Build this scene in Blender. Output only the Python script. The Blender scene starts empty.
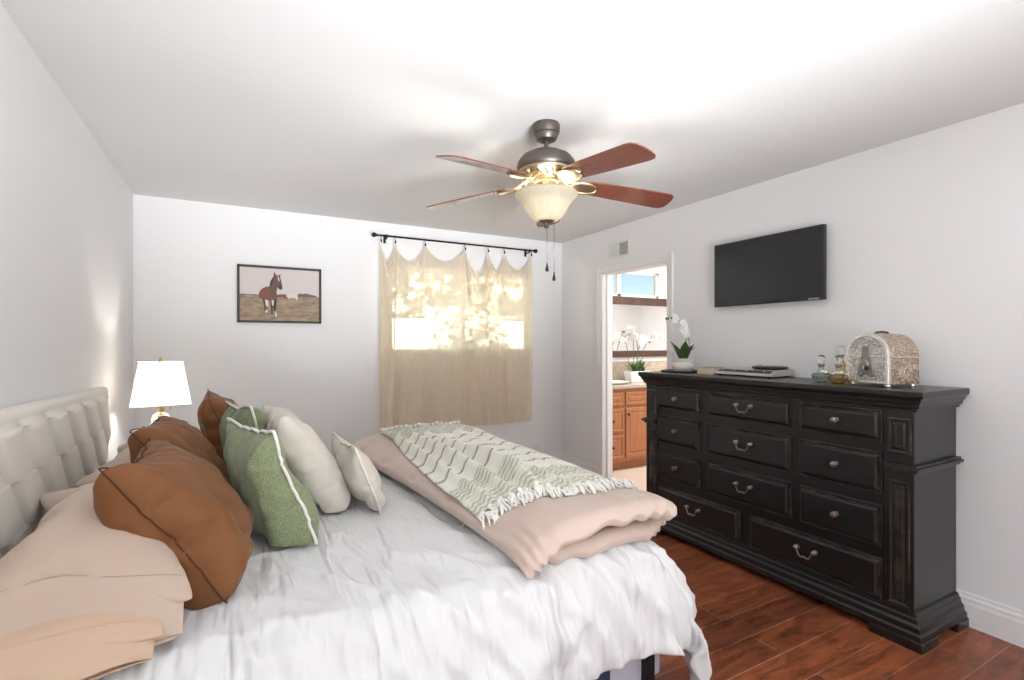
import bpy, bmesh, math, random
from mathutils import Vector, Matrix, noise

S = bpy.context.scene
C = S.collection
PI = math.pi

# ------------------------------------------------------------------ camera
YAW = math.radians(28.74)
cam = bpy.data.cameras.new('camera')
cam.sensor_width = 36
cam.lens = 36 * 504 / 1024
cam.shift_y = 2.3 / 1024
cam.clip_start = 0.02
cam_o = bpy.data.objects.new('camera', cam)
C.objects.link(cam_o)
cam_o.location = (0, 0, 1.365)
cam_o.rotation_euler = (PI / 2, 0, -YAW)
S.camera = cam_o

# ------------------------------------------------------------------ exposure
S.view_settings.view_transform = 'Standard'
S.view_settings.look = 'None'
S.view_settings.gamma = 1
S.view_settings.use_curve_mapping = False
S.view_settings.exposure = 1.04

# ------------------------------------------------------------------ sky, sun, big lights
wd = bpy.data.worlds.new('sky')
S.world = wd
wd.use_nodes = True
wn = wd.node_tree
bgn = wn.nodes['Background']
sky = wn.nodes.new('ShaderNodeTexSky')
sky.sky_type = 'NISHITA'
sky.sun_disc = False
sky.sun_elevation = math.radians(48)
sky.sun_rotation = math.radians(200)
sky.air_density = 1.0
sky.dust_density = 0.6
wn.links.new(sky.outputs[0], bgn.inputs[0])
bgn.inputs[1].default_value = 0.072

def light(name, kind, loc, energy, color=(1, 1, 1), rot=(0, 0, 0), size=None, sizey=None, radius=None):
    l = bpy.data.lights.new(name, kind)
    l.energy = energy
    l.color = color
    if size:
        l.size = size
        if sizey:
            l.shape = 'RECTANGLE'
            l.size_y = sizey
    if radius is not None:
        l.shadow_soft_size = radius
    o = bpy.data.objects.new(name, l)
    C.objects.link(o)
    o.location = loc
    o.rotation_euler = rot
    return o

sun = light('sun', 'SUN', (0, -3, 8), 17, (1, .98, .95), (math.radians(44), 0, math.radians(-25)))
sun.data.angle = 0.01
# added fill light, placed at an unseen window behind the camera
light('front_window_fill', 'AREA', (1.0, -4.22, 1.5), 8, (.94, .97, 1.0), (math.radians(90), 0, 0), 3.0, 1.7)
# added unseen fill spot, aimed forward and up at the ceiling
fill_spot = light('ceiling_fill_spot', 'SPOT', (.6, -1.6, .70), 600, (.945, .975, 1.0), (math.radians(90 + 30), 0, math.radians(-6)), radius=.6)
fill_spot.data.spot_size = math.radians(62)
fill_spot.data.spot_blend = 1.0
# second added fill, an area light aimed straight up
light('upward_fill', 'AREA', (1.3, -1.9, .9), 66, (.945, .975, 1.0), (math.radians(180), 0, 0), 1.6, 1.6)
# added fill to brighten the bathroom, no fixture behind it
light('bathroom_fill', 'AREA', (4.6, 3.4, 2.40), 33, (1, .98, .95), (0, 0, 0), 1.2, .8)

# ------------------------------------------------------------------ materials
M = {}

def nodes(m):
    m.use_nodes = True
    nt = m.node_tree
    return nt, nt.nodes, nt.links, nt.nodes['Principled BSDF']

def pm(name, col, rough=.5, metal=0., bump=None, var=None, sheen=0., coat=0., spec=.5, stretch=(1, 1, 1), trans=0., ior=1.45, emit=None, bdist=.002):
    m = bpy.data.materials.new(name)
    nt, N, L, P = nodes(m)
    P.inputs['Base Color'].default_value = (*col, 1)
    P.inputs['Roughness'].default_value = rough
    P.inputs['Metallic'].default_value = metal
    P.inputs['Specular IOR Level'].default_value = spec
    P.inputs['Sheen Weight'].default_value = sheen
    P.inputs['Coat Weight'].default_value = coat
    P.inputs['Transmission Weight'].default_value = trans
    P.inputs['IOR'].default_value = ior
    if emit:
        P.inputs['Emission Color'].default_value = (*emit[0], 1)
        P.inputs['Emission Strength'].default_value = emit[1]
    tc = N.new('ShaderNodeTexCoord')
    mp = N.new('ShaderNodeMapping')
    mp.inputs['Scale'].default_value = stretch
    L.new(tc.outputs['Object'], mp.inputs[0])
    if var:
        t = N.new('ShaderNodeTexNoise')
        t.inputs['Scale'].default_value = var[0]
        t.inputs['Detail'].default_value = 5
        L.new(mp.outputs[0], t.inputs[0])
        r = N.new('ShaderNodeValToRGB')
        r.color_ramp.elements[0].position = .35
        r.color_ramp.elements[1].position = .65
        r.color_ramp.elements[0].color = (*col, 1)
        r.color_ramp.elements[1].color = (*var[1], 1)
        L.new(t.outputs[0], r.inputs[0])
        L.new(r.outputs[0], P.inputs['Base Color'])
    if bump:
        t = N.new('ShaderNodeTexNoise')
        t.inputs['Scale'].default_value = bump[0]
        t.inputs['Detail'].default_value = 4
        L.new(mp.outputs[0], t.inputs[0])
        b = N.new('ShaderNodeBump')
        b.inputs['Strength'].default_value = bump[1]
        b.inputs['Distance'].default_value = bdist
        L.new(t.outputs[0], b.inputs['Height'])
        L.new(b.outputs[0], P.inputs['Normal'])
    M[name] = m
    return m

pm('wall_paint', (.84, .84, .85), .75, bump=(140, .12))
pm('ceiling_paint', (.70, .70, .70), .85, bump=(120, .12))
pm('trim_paint', (.84, .84, .84), .4)
pm('white_plastic', (.80, .80, .78), .4)
pm('dark_gap', (.03, .03, .03), .8)

def wood_floor():
    m = bpy.data.materials.new('plank_floor')
    nt, N, L, P = nodes(m)
    tc = N.new('ShaderNodeTexCoord')
    br = N.new('ShaderNodeTexBrick')
    br.offset = .37
    br.inputs['Scale'].default_value = 1
    br.inputs['Brick Width'].default_value = 1.05
    br.inputs['Row Height'].default_value = .152
    br.inputs['Mortar Size'].default_value = .0016
    br.inputs['Mortar Smooth'].default_value = .1
    br.inputs['Bias'].default_value = 0
    br.inputs['Color1'].default_value = (.35, .105, .045, 1)
    br.inputs['Color2'].default_value = (.145, .044, .022, 1)
    br.inputs['Mortar'].default_value = (.46, .27, .19, 1)  # pale joint colour paints in the glint of the plank bevels
    L.new(tc.outputs['Object'], br.inputs[0])
    mp = N.new('ShaderNodeMapping')
    mp.inputs['Scale'].default_value = (2.0, 9, 1)
    L.new(tc.outputs['Object'], mp.inputs[0])
    n1 = N.new('ShaderNodeTexNoise')
    n1.inputs['Scale'].default_value = 2.2
    n1.inputs['Detail'].default_value = 9
    n1.inputs['Roughness'].default_value = .68
    n1.inputs['Distortion'].default_value = 1.0
    L.new(mp.outputs[0], n1.inputs[0])
    r = N.new('ShaderNodeValToRGB')
    e = r.color_ramp.elements
    e[0].position, e[1].position = .30, .68
    e[0].color, e[1].color = (.30, .30, .30, 1), (1.35, 1.3, 1.25, 1)
    L.new(n1.outputs[0], r.inputs[0])
    mx = N.new('ShaderNodeMix')
    mx.data_type = 'RGBA'
    mx.blend_type = 'MULTIPLY'
    mx.inputs[0].default_value = 1
    L.new(br.outputs[0], mx.inputs[6])
    L.new(r.outputs[0], mx.inputs[7])
    L.new(mx.outputs[2], P.inputs['Base Color'])
    P.inputs['Roughness'].default_value = .33
    b = N.new('ShaderNodeBump')
    b.inputs['Strength'].default_value = .5
    b.inputs['Distance'].default_value = .002
    b.invert = True
    L.new(br.outputs['Fac'], b.inputs['Height'])
    b2 = N.new('ShaderNodeBump')
    b2.inputs['Strength'].default_value = .25
    b2.inputs['Distance'].default_value = .003
    L.new(n1.outputs[0], b2.inputs['Height'])
    L.new(b.outputs[0], b2.inputs['Normal'])
    L.new(b2.outputs[0], P.inputs['Normal'])
    M['plank_floor'] = m
wood_floor()

def worn_black():
    m = bpy.data.materials.new('worn_black_paint')
    nt, N, L, P = nodes(m)
    bv = N.new('ShaderNodeBevel')
    bv.samples = 6
    bv.inputs[0].default_value = .0035
    ge = N.new('ShaderNodeNewGeometry')
    dt = N.new('ShaderNodeVectorMath')
    dt.operation = 'DOT_PRODUCT'
    L.new(bv.outputs[0], dt.inputs[0])
    L.new(ge.outputs['Normal'], dt.inputs[1])
    tc = N.new('ShaderNodeTexCoord')
    n1 = N.new('ShaderNodeTexNoise')
    n1.inputs['Scale'].default_value = 14
    n1.inputs['Detail'].default_value = 6
    L.new(tc.outputs['Object'], n1.inputs[0])
    mr = N.new('ShaderNodeMapRange')
    mr.inputs[1].default_value = .985
    mr.inputs[2].default_value = .90
    mr.inputs[3].default_value = 0
    mr.inputs[4].default_value = 1
    L.new(dt.outputs['Value'], mr.inputs[0])
    r = N.new('ShaderNodeValToRGB')
    r.color_ramp.elements[0].position = .40
    r.color_ramp.elements[1].position = .60
    L.new(n1.outputs[0], r.inputs[0])
    mu = N.new('ShaderNodeMath')
    mu.operation = 'MULTIPLY'
    L.new(mr.outputs[0], mu.inputs[0])
    L.new(r.outputs[0], mu.inputs[1])
    mx = N.new('ShaderNodeMix')
    mx.data_type = 'RGBA'
    mx.inputs[6].default_value = (.010, .010, .011, 1)
    mx.inputs[7].default_value = (.32, .25, .17, 1)
    L.new(mu.outputs[0], mx.inputs[0])
    L.new(mx.outputs[2], P.inputs['Base Color'])
    P.inputs['Roughness'].default_value = .29
    P.inputs['Specular IOR Level'].default_value = .55
    M['worn_black_paint'] = m
worn_black()

pm('pewter', (.30, .29, .28), .32, 1.0, bump=(60, .2))
pm('bright_silver', (.88, .87, .84), .25, 1.0)
pm('black_metal', (.02, .02, .022), .4, .6)
pm('bronze', (.13, .11, .095), .42, .75)
pm('brass', (.62, .47, .26), .3, 1.0)
pm('fan_brass', (.52, .43, .29), .33, 1.0)
pm('blade_wood', (.19, .060, .036), .26, var=(5, (.15, .048, .030)), stretch=(1, 18, 1), coat=.5)
pm('bowl_glass', (.90, .82, .66), .35, var=(14, (.75, .66, .5)), emit=((1, .80, .52), .55))
pm('white_linen', (.76, .76, .77), .9, sheen=.15, bump=(26, .20), stretch=(1, .35, 1), bdist=.006)
def duvet_linen():
    m = pm('duvet_linen', (.76, .76, .77), .9, sheen=.15)
    nt, N, L, P = nodes(m)
    tc = N.new('ShaderNodeTexCoord')
    last = None
    for rz, sc, st, dist in ((-24, (8, 1.3, 1.3), .45, .030), (22, (12, 2.0, 2.0), .28, .014), (-60, (14, 5, 5), .10, .006)):
        mp = N.new('ShaderNodeMapping')
        mp.inputs['Rotation'].default_value = (0, 0, math.radians(rz))
        mp.inputs['Scale'].default_value = sc
        L.new(tc.outputs['Object'], mp.inputs[0])
        t = N.new('ShaderNodeTexNoise')
        t.inputs['Scale'].default_value = 1
        t.inputs['Detail'].default_value = 2
        t.inputs['Distortion'].default_value = .7
        L.new(mp.outputs[0], t.inputs[0])
        r = N.new('ShaderNodeMath')
        r.operation = 'SUBTRACT'
        r.inputs[1].default_value = .5
        a = N.new('ShaderNodeMath')
        a.operation = 'ABSOLUTE'
        L.new(t.outputs[0], r.inputs[0])
        L.new(r.outputs[0], a.inputs[0])
        p = N.new('ShaderNodeMapRange')
        p.interpolation_type = 'SMOOTHSTEP'
        p.inputs[1].default_value = 0
        p.inputs[2].default_value = .16
        p.inputs[3].default_value = 1
        p.inputs[4].default_value = 0
        L.new(a.outputs[0], p.inputs[0])
        b = N.new('ShaderNodeBump')
        b.inputs['Strength'].default_value = st
        b.inputs['Distance'].default_value = dist
        L.new(p.outputs[0], b.inputs['Height'])
        if last:
            L.new(last.outputs[0], b.inputs['Normal'])
        last = b
    L.new(last.outputs[0], P.inputs['Normal'])
duvet_linen()
pm('taupe_cotton', (.55, .43, .35), .75, sheen=.2, bump=(11, .6), stretch=(.6, 1.6, 1), bdist=.009)
pm('peach_cotton', (.62, .44, .32), .75, sheen=.2, bump=(16, .4), stretch=(.6, 1.6, 1), bdist=.006)
pm('rose_cotton', (.58, .455, .39), .6, sheen=.25, bump=(12, .35), stretch=(1, 1, 1), bdist=.006)
pm('rust_velvet', (.21, .080, .022), .65, sheen=.08, bump=(9, .5), var=(5, (.185, .066, .016)), bdist=.010)
pm('rust_seam', (.08, .03, .01), .8)
pm('cream_linen', (.66, .61, .54), .9, sheen=.2, bump=(12, .3), bdist=.006)
pm('lace_linen', (.80, .76, .69), .9, bump=(90, .9), bdist=.004)
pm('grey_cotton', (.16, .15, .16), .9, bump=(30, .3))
pm('headboard_fabric', (.82, .79, .73), .75, bump=(400, .25), var=(3, (.79, .75, .69)))
pm('lavender_ticking', (.58, .58, .68), .85, bump=(60, .2))
pm('navy_fabric', (.035, .05, .10), .8)
pm('ceramic', (.85, .84, .82), .25)
pm('cream_ceramic', (.76, .72, .66), .5, bump=(50, .2))
pm('leaf', (.035, .085, .018), .4, var=(9, (.055, .12, .03)))
pm('stem', (.09, .14, .04), .5)
pm('bud', (.10, .13, .05), .5)
pm('petal', (.90, .88, .86), .55)
pm('petal_heart', (.62, .48, .30), .6)
pm('book_cloth', (.50, .36, .24), .8, bump=(200, .3))
pm('paper', (.72, .62, .48), .9, bump=(200, .6), stretch=(.2, .2, 6))
pm('silver_plastic', (.56, .55, .52), .35, .2)
pm('black_plastic', (.016, .016, .017), .3)
pm('screen', (.018, .018, .019), .22, coat=.2)
pm('glass_green', (.78, .85, .80), .03, trans=1)
pm('glass_amber', (.94, .80, .54), .03, trans=1)
pm('glass_clear', (.95, .96, .96), .02, trans=1)
pm('cherry_wood', (.42, .17, .070), .4, var=(4, (.34, .125, .05)), stretch=(8, 8, 1.2))
pm('frame_wood', (.10, .045, .03), .4, var=(9, (.06, .03, .02)))
pm('picture_frame', (.035, .028, .024), .45)
pm('granite', (.62, .52, .42), .2, var=(90, (.26, .19, .14)))
pm('tile', (.68, .54, .43), .4, var=(6, (.72, .60, .50)))
pm('mirror', (.9, .9, .9), .02, 1.0)
pm('window_glass', (1, 1, 1), 0, trans=1, ior=1.01)
pm('stucco', (.80, .76, .70), .9, bump=(40, .4))
pm('ground', (.30, .26, .20), .95, bump=(10, .4))
pm('hedge_leaf', (.52, .54, .42), .6)
pm('nightstand_wood', (.42, .38, .33), .5, var=(4, (.36, .32, .28)), stretch=(2, 12, 12))
pm('white_yarn', (.84, .82, .77), .95, bump=(120, .6), bdist=.003)

def woven_green():
    m = pm('green_weave', (.185, .235, .105), .9, sheen=.25)
    nt, N, L, P = nodes(m)
    tc = N.new('ShaderNodeTexCoord')
    ck = N.new('ShaderNodeTexNoise')
    ck.inputs['Scale'].default_value = 210
    ck.inputs['Detail'].default_value = 2
    L.new(tc.outputs['Object'], ck.inputs[0])
    r = N.new('ShaderNodeValToRGB')
    r.color_ramp.elements[0].position, r.color_ramp.elements[1].position = .35, .65
    r.color_ramp.elements[0].color = (.17, .215, .10, 1)
    r.color_ramp.elements[1].color = (.30, .34, .20, 1)
    L.new(ck.outputs[0], r.inputs[0])
    L.new(r.outputs[0], P.inputs['Base Color'])
    b = N.new('ShaderNodeBump')
    b.inputs['Strength'].default_value = .6
    b.inputs['Distance'].default_value = .004
    L.new(ck.outputs[0], b.inputs['Height'])
    L.new(b.outputs[0], P.inputs['Normal'])
woven_green()

def silver_repousse(name, c1, c2, rough):
    m = pm(name, c1, rough, 1.0)
    nt, N, L, P = nodes(m)
    tc = N.new('ShaderNodeTexCoord')
    n0 = N.new('ShaderNodeTexNoise')
    n0.inputs['Scale'].default_value = 22
    L.new(tc.outputs['Object'], n0.inputs[0])
    ad = N.new('ShaderNodeVectorMath')
    ad.operation = 'MULTIPLY_ADD'
    ad.inputs[1].default_value = (.03, .03, .03)
    L.new(n0.outputs['Color'], ad.inputs[0])
    L.new(tc.outputs['Object'], ad.inputs[2])
    v = N.new('ShaderNodeTexVoronoi')
    v.feature = 'SMOOTH_F1'
    v.inputs['Scale'].default_value = 52
    L.new(ad.outputs[0], v.inputs[0])
    sn = N.new('ShaderNodeMath')
    sn.operation = 'SINE'
    ml = N.new('ShaderNodeMath')
    ml.operation = 'MULTIPLY'
    ml.inputs[1].default_value = 22
    L.new(v.outputs['Distance'], ml.inputs[0])
    L.new(ml.outputs[0], sn.inputs[0])
    r = N.new('ShaderNodeValToRGB')
    r.color_ramp.elements[0].position, r.color_ramp.elements[1].position = .15, .6
    r.color_ramp.elements[0].color = (*c2, 1)
    r.color_ramp.elements[1].color = (*c1, 1)
    L.new(sn.outputs[0], r.inputs[0])
    L.new(r.outputs[0], P.inputs['Base Color'])
    b = N.new('ShaderNodeBump')
    b.inputs['Strength'].default_value = .7
    b.inputs['Distance'].default_value = .003
    L.new(sn.outputs[0], b.inputs['Height'])
    L.new(b.outputs[0], P.inputs['Normal'])
silver_repousse('embossed_silver', (.95, .94, .92), (.60, .58, .55), .34)
silver_repousse('embossed_warm_tone', (.74, .63, .50), (.44, .35, .27), .42)  # warmer, darker tone of the embossed metal, used on the shell

def translucent(name, col, trans, sheer, rough=.9, emit=None):
    m = bpy.data.materials.new(name)
    nt, N, L, P = nodes(m)
    out = N['Material Output']
    N.remove(P)
    d = N.new('ShaderNodeBsdfDiffuse')
    t = N.new('ShaderNodeBsdfTranslucent')
    tc = N.new('ShaderNodeTexCoord')
    n1 = N.new('ShaderNodeTexNoise')
    n1.inputs['Scale'].default_value = 90
    mp = N.new('ShaderNodeMapping')
    mp.inputs['Scale'].default_value = (1, 1, .15)
    L.new(tc.outputs['Object'], mp.inputs[0])
    L.new(mp.outputs[0], n1.inputs[0])
    r = N.new('ShaderNodeValToRGB')
    r.color_ramp.elements[0].color = (*[c * .86 for c in col], 1)
    r.color_ramp.elements[1].color = (*[min(1, c * 1.1) for c in col], 1)
    L.new(n1.outputs[0], r.inputs[0])
    L.new(r.outputs[0], d.inputs[0])
    L.new(r.outputs[0], t.inputs[0])
    mx = N.new('ShaderNodeMixShader')
    mx.inputs[0].default_value = trans
    L.new(d.outputs[0], mx.inputs[1])
    L.new(t.outputs[0], mx.inputs[2])
    last = mx
    if sheer:
        tr = N.new('ShaderNodeBsdfTransparent')
        m2 = N.new('ShaderNodeMixShader')
        m2.inputs[0].default_value = sheer
        L.new(mx.outputs[0], m2.inputs[1])
        L.new(tr.outputs[0], m2.inputs[2])
        last = m2
    if emit:
        em = N.new('ShaderNodeEmission')
        em.inputs[0].default_value = (*emit[0], 1)
        em.inputs[1].default_value = emit[1]
        a = N.new('ShaderNodeAddShader')
        L.new(last.outputs[0], a.inputs[0])
        L.new(em.outputs[0], a.inputs[1])
        last = a
    L.new(last.outputs[0], out.inputs[0])
    M[name] = m
translucent('curtain_linen', (.88, .775, .635), .62, .14)
translucent('lamp_shade_fabric', (.92, .89, .85), .55, 0)
translucent('frosted_bowl', (.31, .29, .24), .28, 0, emit=((1, .84, .60), .10))

def attr_mat(name, rough=.95, bscale=160, bstr=.8):
    m = bpy.data.materials.new(name)
    nt, N, L, P = nodes(m)
    a = N.new('ShaderNodeVertexColor')
    a.layer_name = 'Col'
    L.new(a.outputs[0], P.inputs['Base Color'])
    P.inputs['Roughness'].default_value = rough
    tc = N.new('ShaderNodeTexCoord')
    t = N.new('ShaderNodeTexNoise')
    t.inputs['Scale'].default_value = bscale
    L.new(tc.outputs['Object'], t.inputs[0])
    b = N.new('ShaderNodeBump')
    b.inputs['Strength'].default_value = bstr
    b.inputs['Distance'].default_value = .004
    L.new(t.outputs[0], b.inputs['Height'])
    L.new(b.outputs[0], P.inputs['Normal'])
    M[name] = m
attr_mat('throw_knit')

# ------------------------------------------------------------------ mesh helpers
def obj(name, bm, mat, parent=None, smooth=False, recalc=True, bevel=0., subsurf=0, solid=0., angle=None):
    if recalc:
        bmesh.ops.recalc_face_normals(bm, faces=bm.faces[:])
    off = Vector()
    p = parent
    while p is not None:
        off += p.location
        p = p.parent
    if off.length > 0:
        bmesh.ops.translate(bm, verts=bm.verts[:], vec=-off)
    me = bpy.data.meshes.new(name)
    bm.to_mesh(me)
    bm.free()
    for mm in (mat if isinstance(mat, (list, tuple)) else [mat]):
        me.materials.append(M[mm] if isinstance(mm, str) else mm)
    o = bpy.data.objects.new(name, me)
    C.objects.link(o)
    if parent:
        o.parent = parent
    if smooth:
        me.shade_smooth()
    if angle:
        me.set_sharp_from_angle(angle=math.radians(angle))
    if solid:
        md = o.modifiers.new('solid', 'SOLIDIFY')
        md.thickness = solid
        md.offset = 0
    if bevel:
        md = o.modifiers.new('bevel', 'BEVEL')
        md.width = bevel
        md.segments = 2
        md.limit_method = 'ANGLE'
    if subsurf:
        md = o.modifiers.new('sub', 'SUBSURF')
        md.levels = 0
        md.render_levels = subsurf
    return o

def tag(o, label, cat, group=None):
    o['label'] = label
    o['category'] = cat
    if group:
        o['group'] = group
    return o

def thing(name, label, cat, loc, group=None):
    o = bpy.data.objects.new(name, None)
    o.empty_display_size = .1
    C.objects.link(o)
    o.location = loc
    return tag(o, label, cat, group)

def struct(name, bm, mat, **k):
    o = obj(name, bm, mat, **k)
    o['kind'] = 'structure'
    return o

def B():
    return bmesh.new()

def box(bm, lo, hi, bev=0, seg=2):
    t = bmesh.new()
    bmesh.ops.create_cube(t, size=1)
    for v in t.verts:
        v.co = Vector([(lo[k] + hi[k]) / 2 + v.co[k] * (hi[k] - lo[k]) for k in range(3)])
    if bev:
        bmesh.ops.bevel(t, geom=t.edges[:], offset=bev, segments=seg, profile=.5, affect='EDGES')
    merge(bm, t)
    return bm

def merge(bm, t, mat=None, mi=None):
    mp = {}
    for v in t.verts:
        mp[v] = bm.verts.new(mat @ v.co if mat else v.co)
    for f in t.faces:
        nf = bm.faces.new([mp[v] for v in f.verts])
        nf.smooth = f.smooth
        nf.material_index = f.material_index if mi is None else mi
    t.free()

def lathe(bm, prof, c=(0, 0, 0), n=32, a0=0, flute=None):
    rings = []
    for r, z in prof:
        if r < 1e-5:
            rings.append([bm.verts.new((c[0], c[1], c[2] + z))])
        else:
            rg = []
            for k in range(n):
                a = a0 + 2 * PI * k / n
                rr = r * (flute(a, z) if flute else 1)
                rg.append(bm.verts.new((c[0] + rr * math.cos(a), c[1] + rr * math.sin(a), c[2] + z)))
            rings.append(rg)
    for A, D in zip(rings, rings[1:]):
        for k in range(n):
            q = [A[k % len(A)], A[(k + 1) % len(A)], D[(k + 1) % len(D)], D[k % len(D)]]
            u = []
            for v in q:
                if v not in u:
                    u.append(v)
            if len(u) > 2:
                bm.faces.new(u)
    for rg in (rings[0], rings[-1]):
        if len(rg) > 2:
            bm.faces.new(rg)
    return bm

def tube(bm, pts, r, n=8, cap=True):
    pts = [Vector(p) for p in pts]
    rr = r if isinstance(r, (list, tuple)) else [r] * len(pts)
    rings = []
    up = None
    for i, p in enumerate(pts):
        t = (pts[min(i + 1, len(pts) - 1)] - pts[max(i - 1, 0)]).normalized()
        if up is None:
            up = Vector((0, 0, 1)) if abs(t.z) < .9 else Vector((1, 0, 0))
        a = t.cross(up).normalized()
        b = a.cross(t).normalized()
        up = b
        rings.append([bm.verts.new(p + (a * math.cos(2 * PI * k / n) + b * math.sin(2 * PI * k / n)) * rr[i]) for k in range(n)])
    for A, D in zip(rings, rings[1:]):
        for k in range(n):
            bm.faces.new((A[k], A[(k + 1) % n], D[(k + 1) % n], D[k]))
    if cap:
        bm.faces.new(rings[0])
        bm.faces.new(rings[-1])
    return bm

def sphere(bm, c, r, n=12, sc=(1, 1, 1)):
    t = bmesh.new()
    bmesh.ops.create_uvsphere(t, u_segments=n * 2, v_segments=n, radius=r)
    for v in t.verts:
        v.co = Vector(c) + Vector((v.co.x * sc[0], v.co.y * sc[1], v.co.z * sc[2]))
    for f in t.faces:
        f.smooth = True
    merge(bm, t)

def prism(bm, poly, axis, a, b):
    """polygon (2-D) extruded along an axis; 2-D coords are the other two axes in order"""
    def P(q, w):
        if axis == 0:
            return (w, q[0], q[1])
        if axis == 1:
            return (q[0], w, q[1])
        return (q[0], q[1], w)
    A = [bm.verts.new(P(q, a)) for q in poly]
    D = [bm.verts.new(P(q, b)) for q in poly]
    n = len(poly)
    bm.faces.new(A)
    bm.faces.new(D)
    for k in range(n):
        bm.faces.new((A[k], A[(k + 1) % n], D[(k + 1) % n], D[k]))
    return bm

def panel(bm, p0, U, V, N_, w, h, steps):
    """closed raised panel: rings of (inset, height), first ring is the back"""
    p0, U, V, N_ = Vector(p0), Vector(U), Vector(V), Vector(N_)
    rings = []
    for ins, d in steps:
        rings.append([bm.verts.new(p0 + U * a + V * b + N_ * d) for a, b in ((ins, ins), (w - ins, ins), (w - ins, h - ins), (ins, h - ins))])
    bm.faces.new(rings[0])
    bm.faces.new(rings[-1])
    for A, D in zip(rings, rings[1:]):
        for k in range(4):
            bm.faces.new((A[k], A[(k + 1) % 4], D[(k + 1) % 4], D[k]))
    return bm

def copy_tree(o, parent=None):
    c = o.copy()
    C.objects.link(c)
    if parent:
        c.parent = parent
    for ch in list(o.children):
        copy_tree(ch, c)
    return c

def sim(o, frames, g=1.0, pin=None, pressure=0, shrink=0., tension=15, bend=.5, mass=.3, coll=True, air=1., cfric=5):
    m = o.modifiers.new('cloth', 'CLOTH')
    s = m.settings
    s.quality = 6
    s.mass = mass
    s.tension_stiffness = s.compression_stiffness = tension
    s.shear_stiffness = tension / 3
    s.bending_stiffness = bend
    s.air_damping = air
    s.effector_weights.gravity = g
    if pressure:
        s.use_pressure = True
        s.uniform_pressure_force = pressure
    s.shrink_min = shrink
    if pin:
        s.vertex_group_mass = pin
    cs = m.collision_settings
    cs.use_collision = coll
    cs.distance_min = .008
    cs.friction = cfric
    cs.use_self_collision = False
    m.point_cache.frame_end = frames + 1
    for f in range(1, frames + 1):
        S.frame_set(f)
    ev = o.evaluated_get(bpy.context.evaluated_depsgraph_get())
    co = [v.co.copy() for v in ev.data.vertices]
    o.modifiers.remove(m)
    for v, c in zip(o.data.vertices, co):
        v.co = c
    S.frame_set(1)
    return co

# ------------------------------------------------------------------ room shell
XL, XR, YB, YF, H = -.652, 3.10, 4.53, -4.3, 2.44
BX = 6.5      # far side of the bathroom
BY0, BY1 = 2.2, 4.60

struct('floor', box(B(), (XL - .1, YF - .1, -.1), (XR + .12, YB + .1, 0)), 'plank_floor')
struct('floor_bathroom', box(B(), (XR + .12, BY0, -.1), (BX, BY1 + .1, .004)), 'tile')
struct('ceiling', box(B(), (XL - .1, YF - 1.6, H), (BX + .1, YB + .85, H + .12)), 'ceiling_paint')  # runs past the front wall as an added eave to block sun
struct('wall_left', box(B(), (XL - .1, YF - .1, 0), (XL, YB + .1, H)), 'wall_paint')
WX0, WX1, WZ0, WZ1 = 1.22, 2.705, 1.25, 2.07
bm = B()
box(bm, (XL, YB, 0), (WX0, YB + .12, H))
box(bm, (WX1, YB, 0), (XR + .12, YB + .12, H))
box(bm, (WX0, YB, 0), (WX1, YB + .12, WZ0))
box(bm, (WX0, YB, WZ1), (WX1, YB + .12, H))
struct('wall_back', bm, 'wall_paint')
DY0, DY1, DZ = 3.0, 3.850, 2.03
bm = B()
box(bm, (XR, YF - .1, 0), (XR + .12, DY0, H))
box(bm, (XR, DY1, 0), (XR + .12, YB, H))
box(bm, (XR, DY0, DZ), (XR + .12, DY1, H))
struct('wall_right', bm, 'wall_paint')
bm = B()
box(bm, (XL, YF - .1, 0), (-.5, YF, H))
box(bm, (2.5, YF - .1, 0), (XR, YF, H))
box(bm, (-.5, YF - .1, 0), (2.5, YF, .65))
box(bm, (-.5, YF - .1, 2.35), (2.5, YF, H))
struct('wall_front', bm, 'wall_paint')
# bathroom walls
BWX0, BWX1, BWZ0, BWZ1 = 3.28, 4.60, 1.91, 2.215
bm = B()
box(bm, (XR + .12, BY1, 0), (BWX0, BY1 + .1, H))
box(bm, (BWX1, BY1, 0), (BX, BY1 + .1, H))
box(bm, (BWX0, BY1, 0), (BWX1, BY1 + .1, BWZ0))
box(bm, (BWX0, BY1, BWZ1), (BWX1, BY1 + .1, H))
struct('wall_bathroom_back', bm, 'wall_paint')
struct('wall_bathroom_front', box(B(), (XR + .12, BY0 - .1, 0), (BX, BY0, H)), 'wall_paint')
struct('wall_bathroom_right', box(B(), (BX, BY0 - .1, 0), (BX + .1, BY1 + .1, H)), 'wall_paint')

# baseboards
def base_prof(s):
    return [(0, 0), (.016 * s, 0), (.016 * s, .105), (.013 * s, .118), (.013 * s, .132), (.008 * s, .142), (.006 * s, .157), (0, .157)]
struct('baseboard_back', prism(B(), [(YB + a, z) for a, z in base_prof(-1)], 0, XL, XR), 'trim_paint')
struct('baseboard_left', prism(B(), [(XL + a, z) for a, z in base_prof(1)], 1, YF, YB), 'trim_paint')
bm = B()
prism(bm, [(XR + a, z) for a, z in base_prof(-1)], 1, 3.912, YB - .016)
prism(bm, [(XR + a, z) for a, z in base_prof(-1)], 1, YF, 2.935)
struct('baseboard_right', bm, 'trim_paint')

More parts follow.
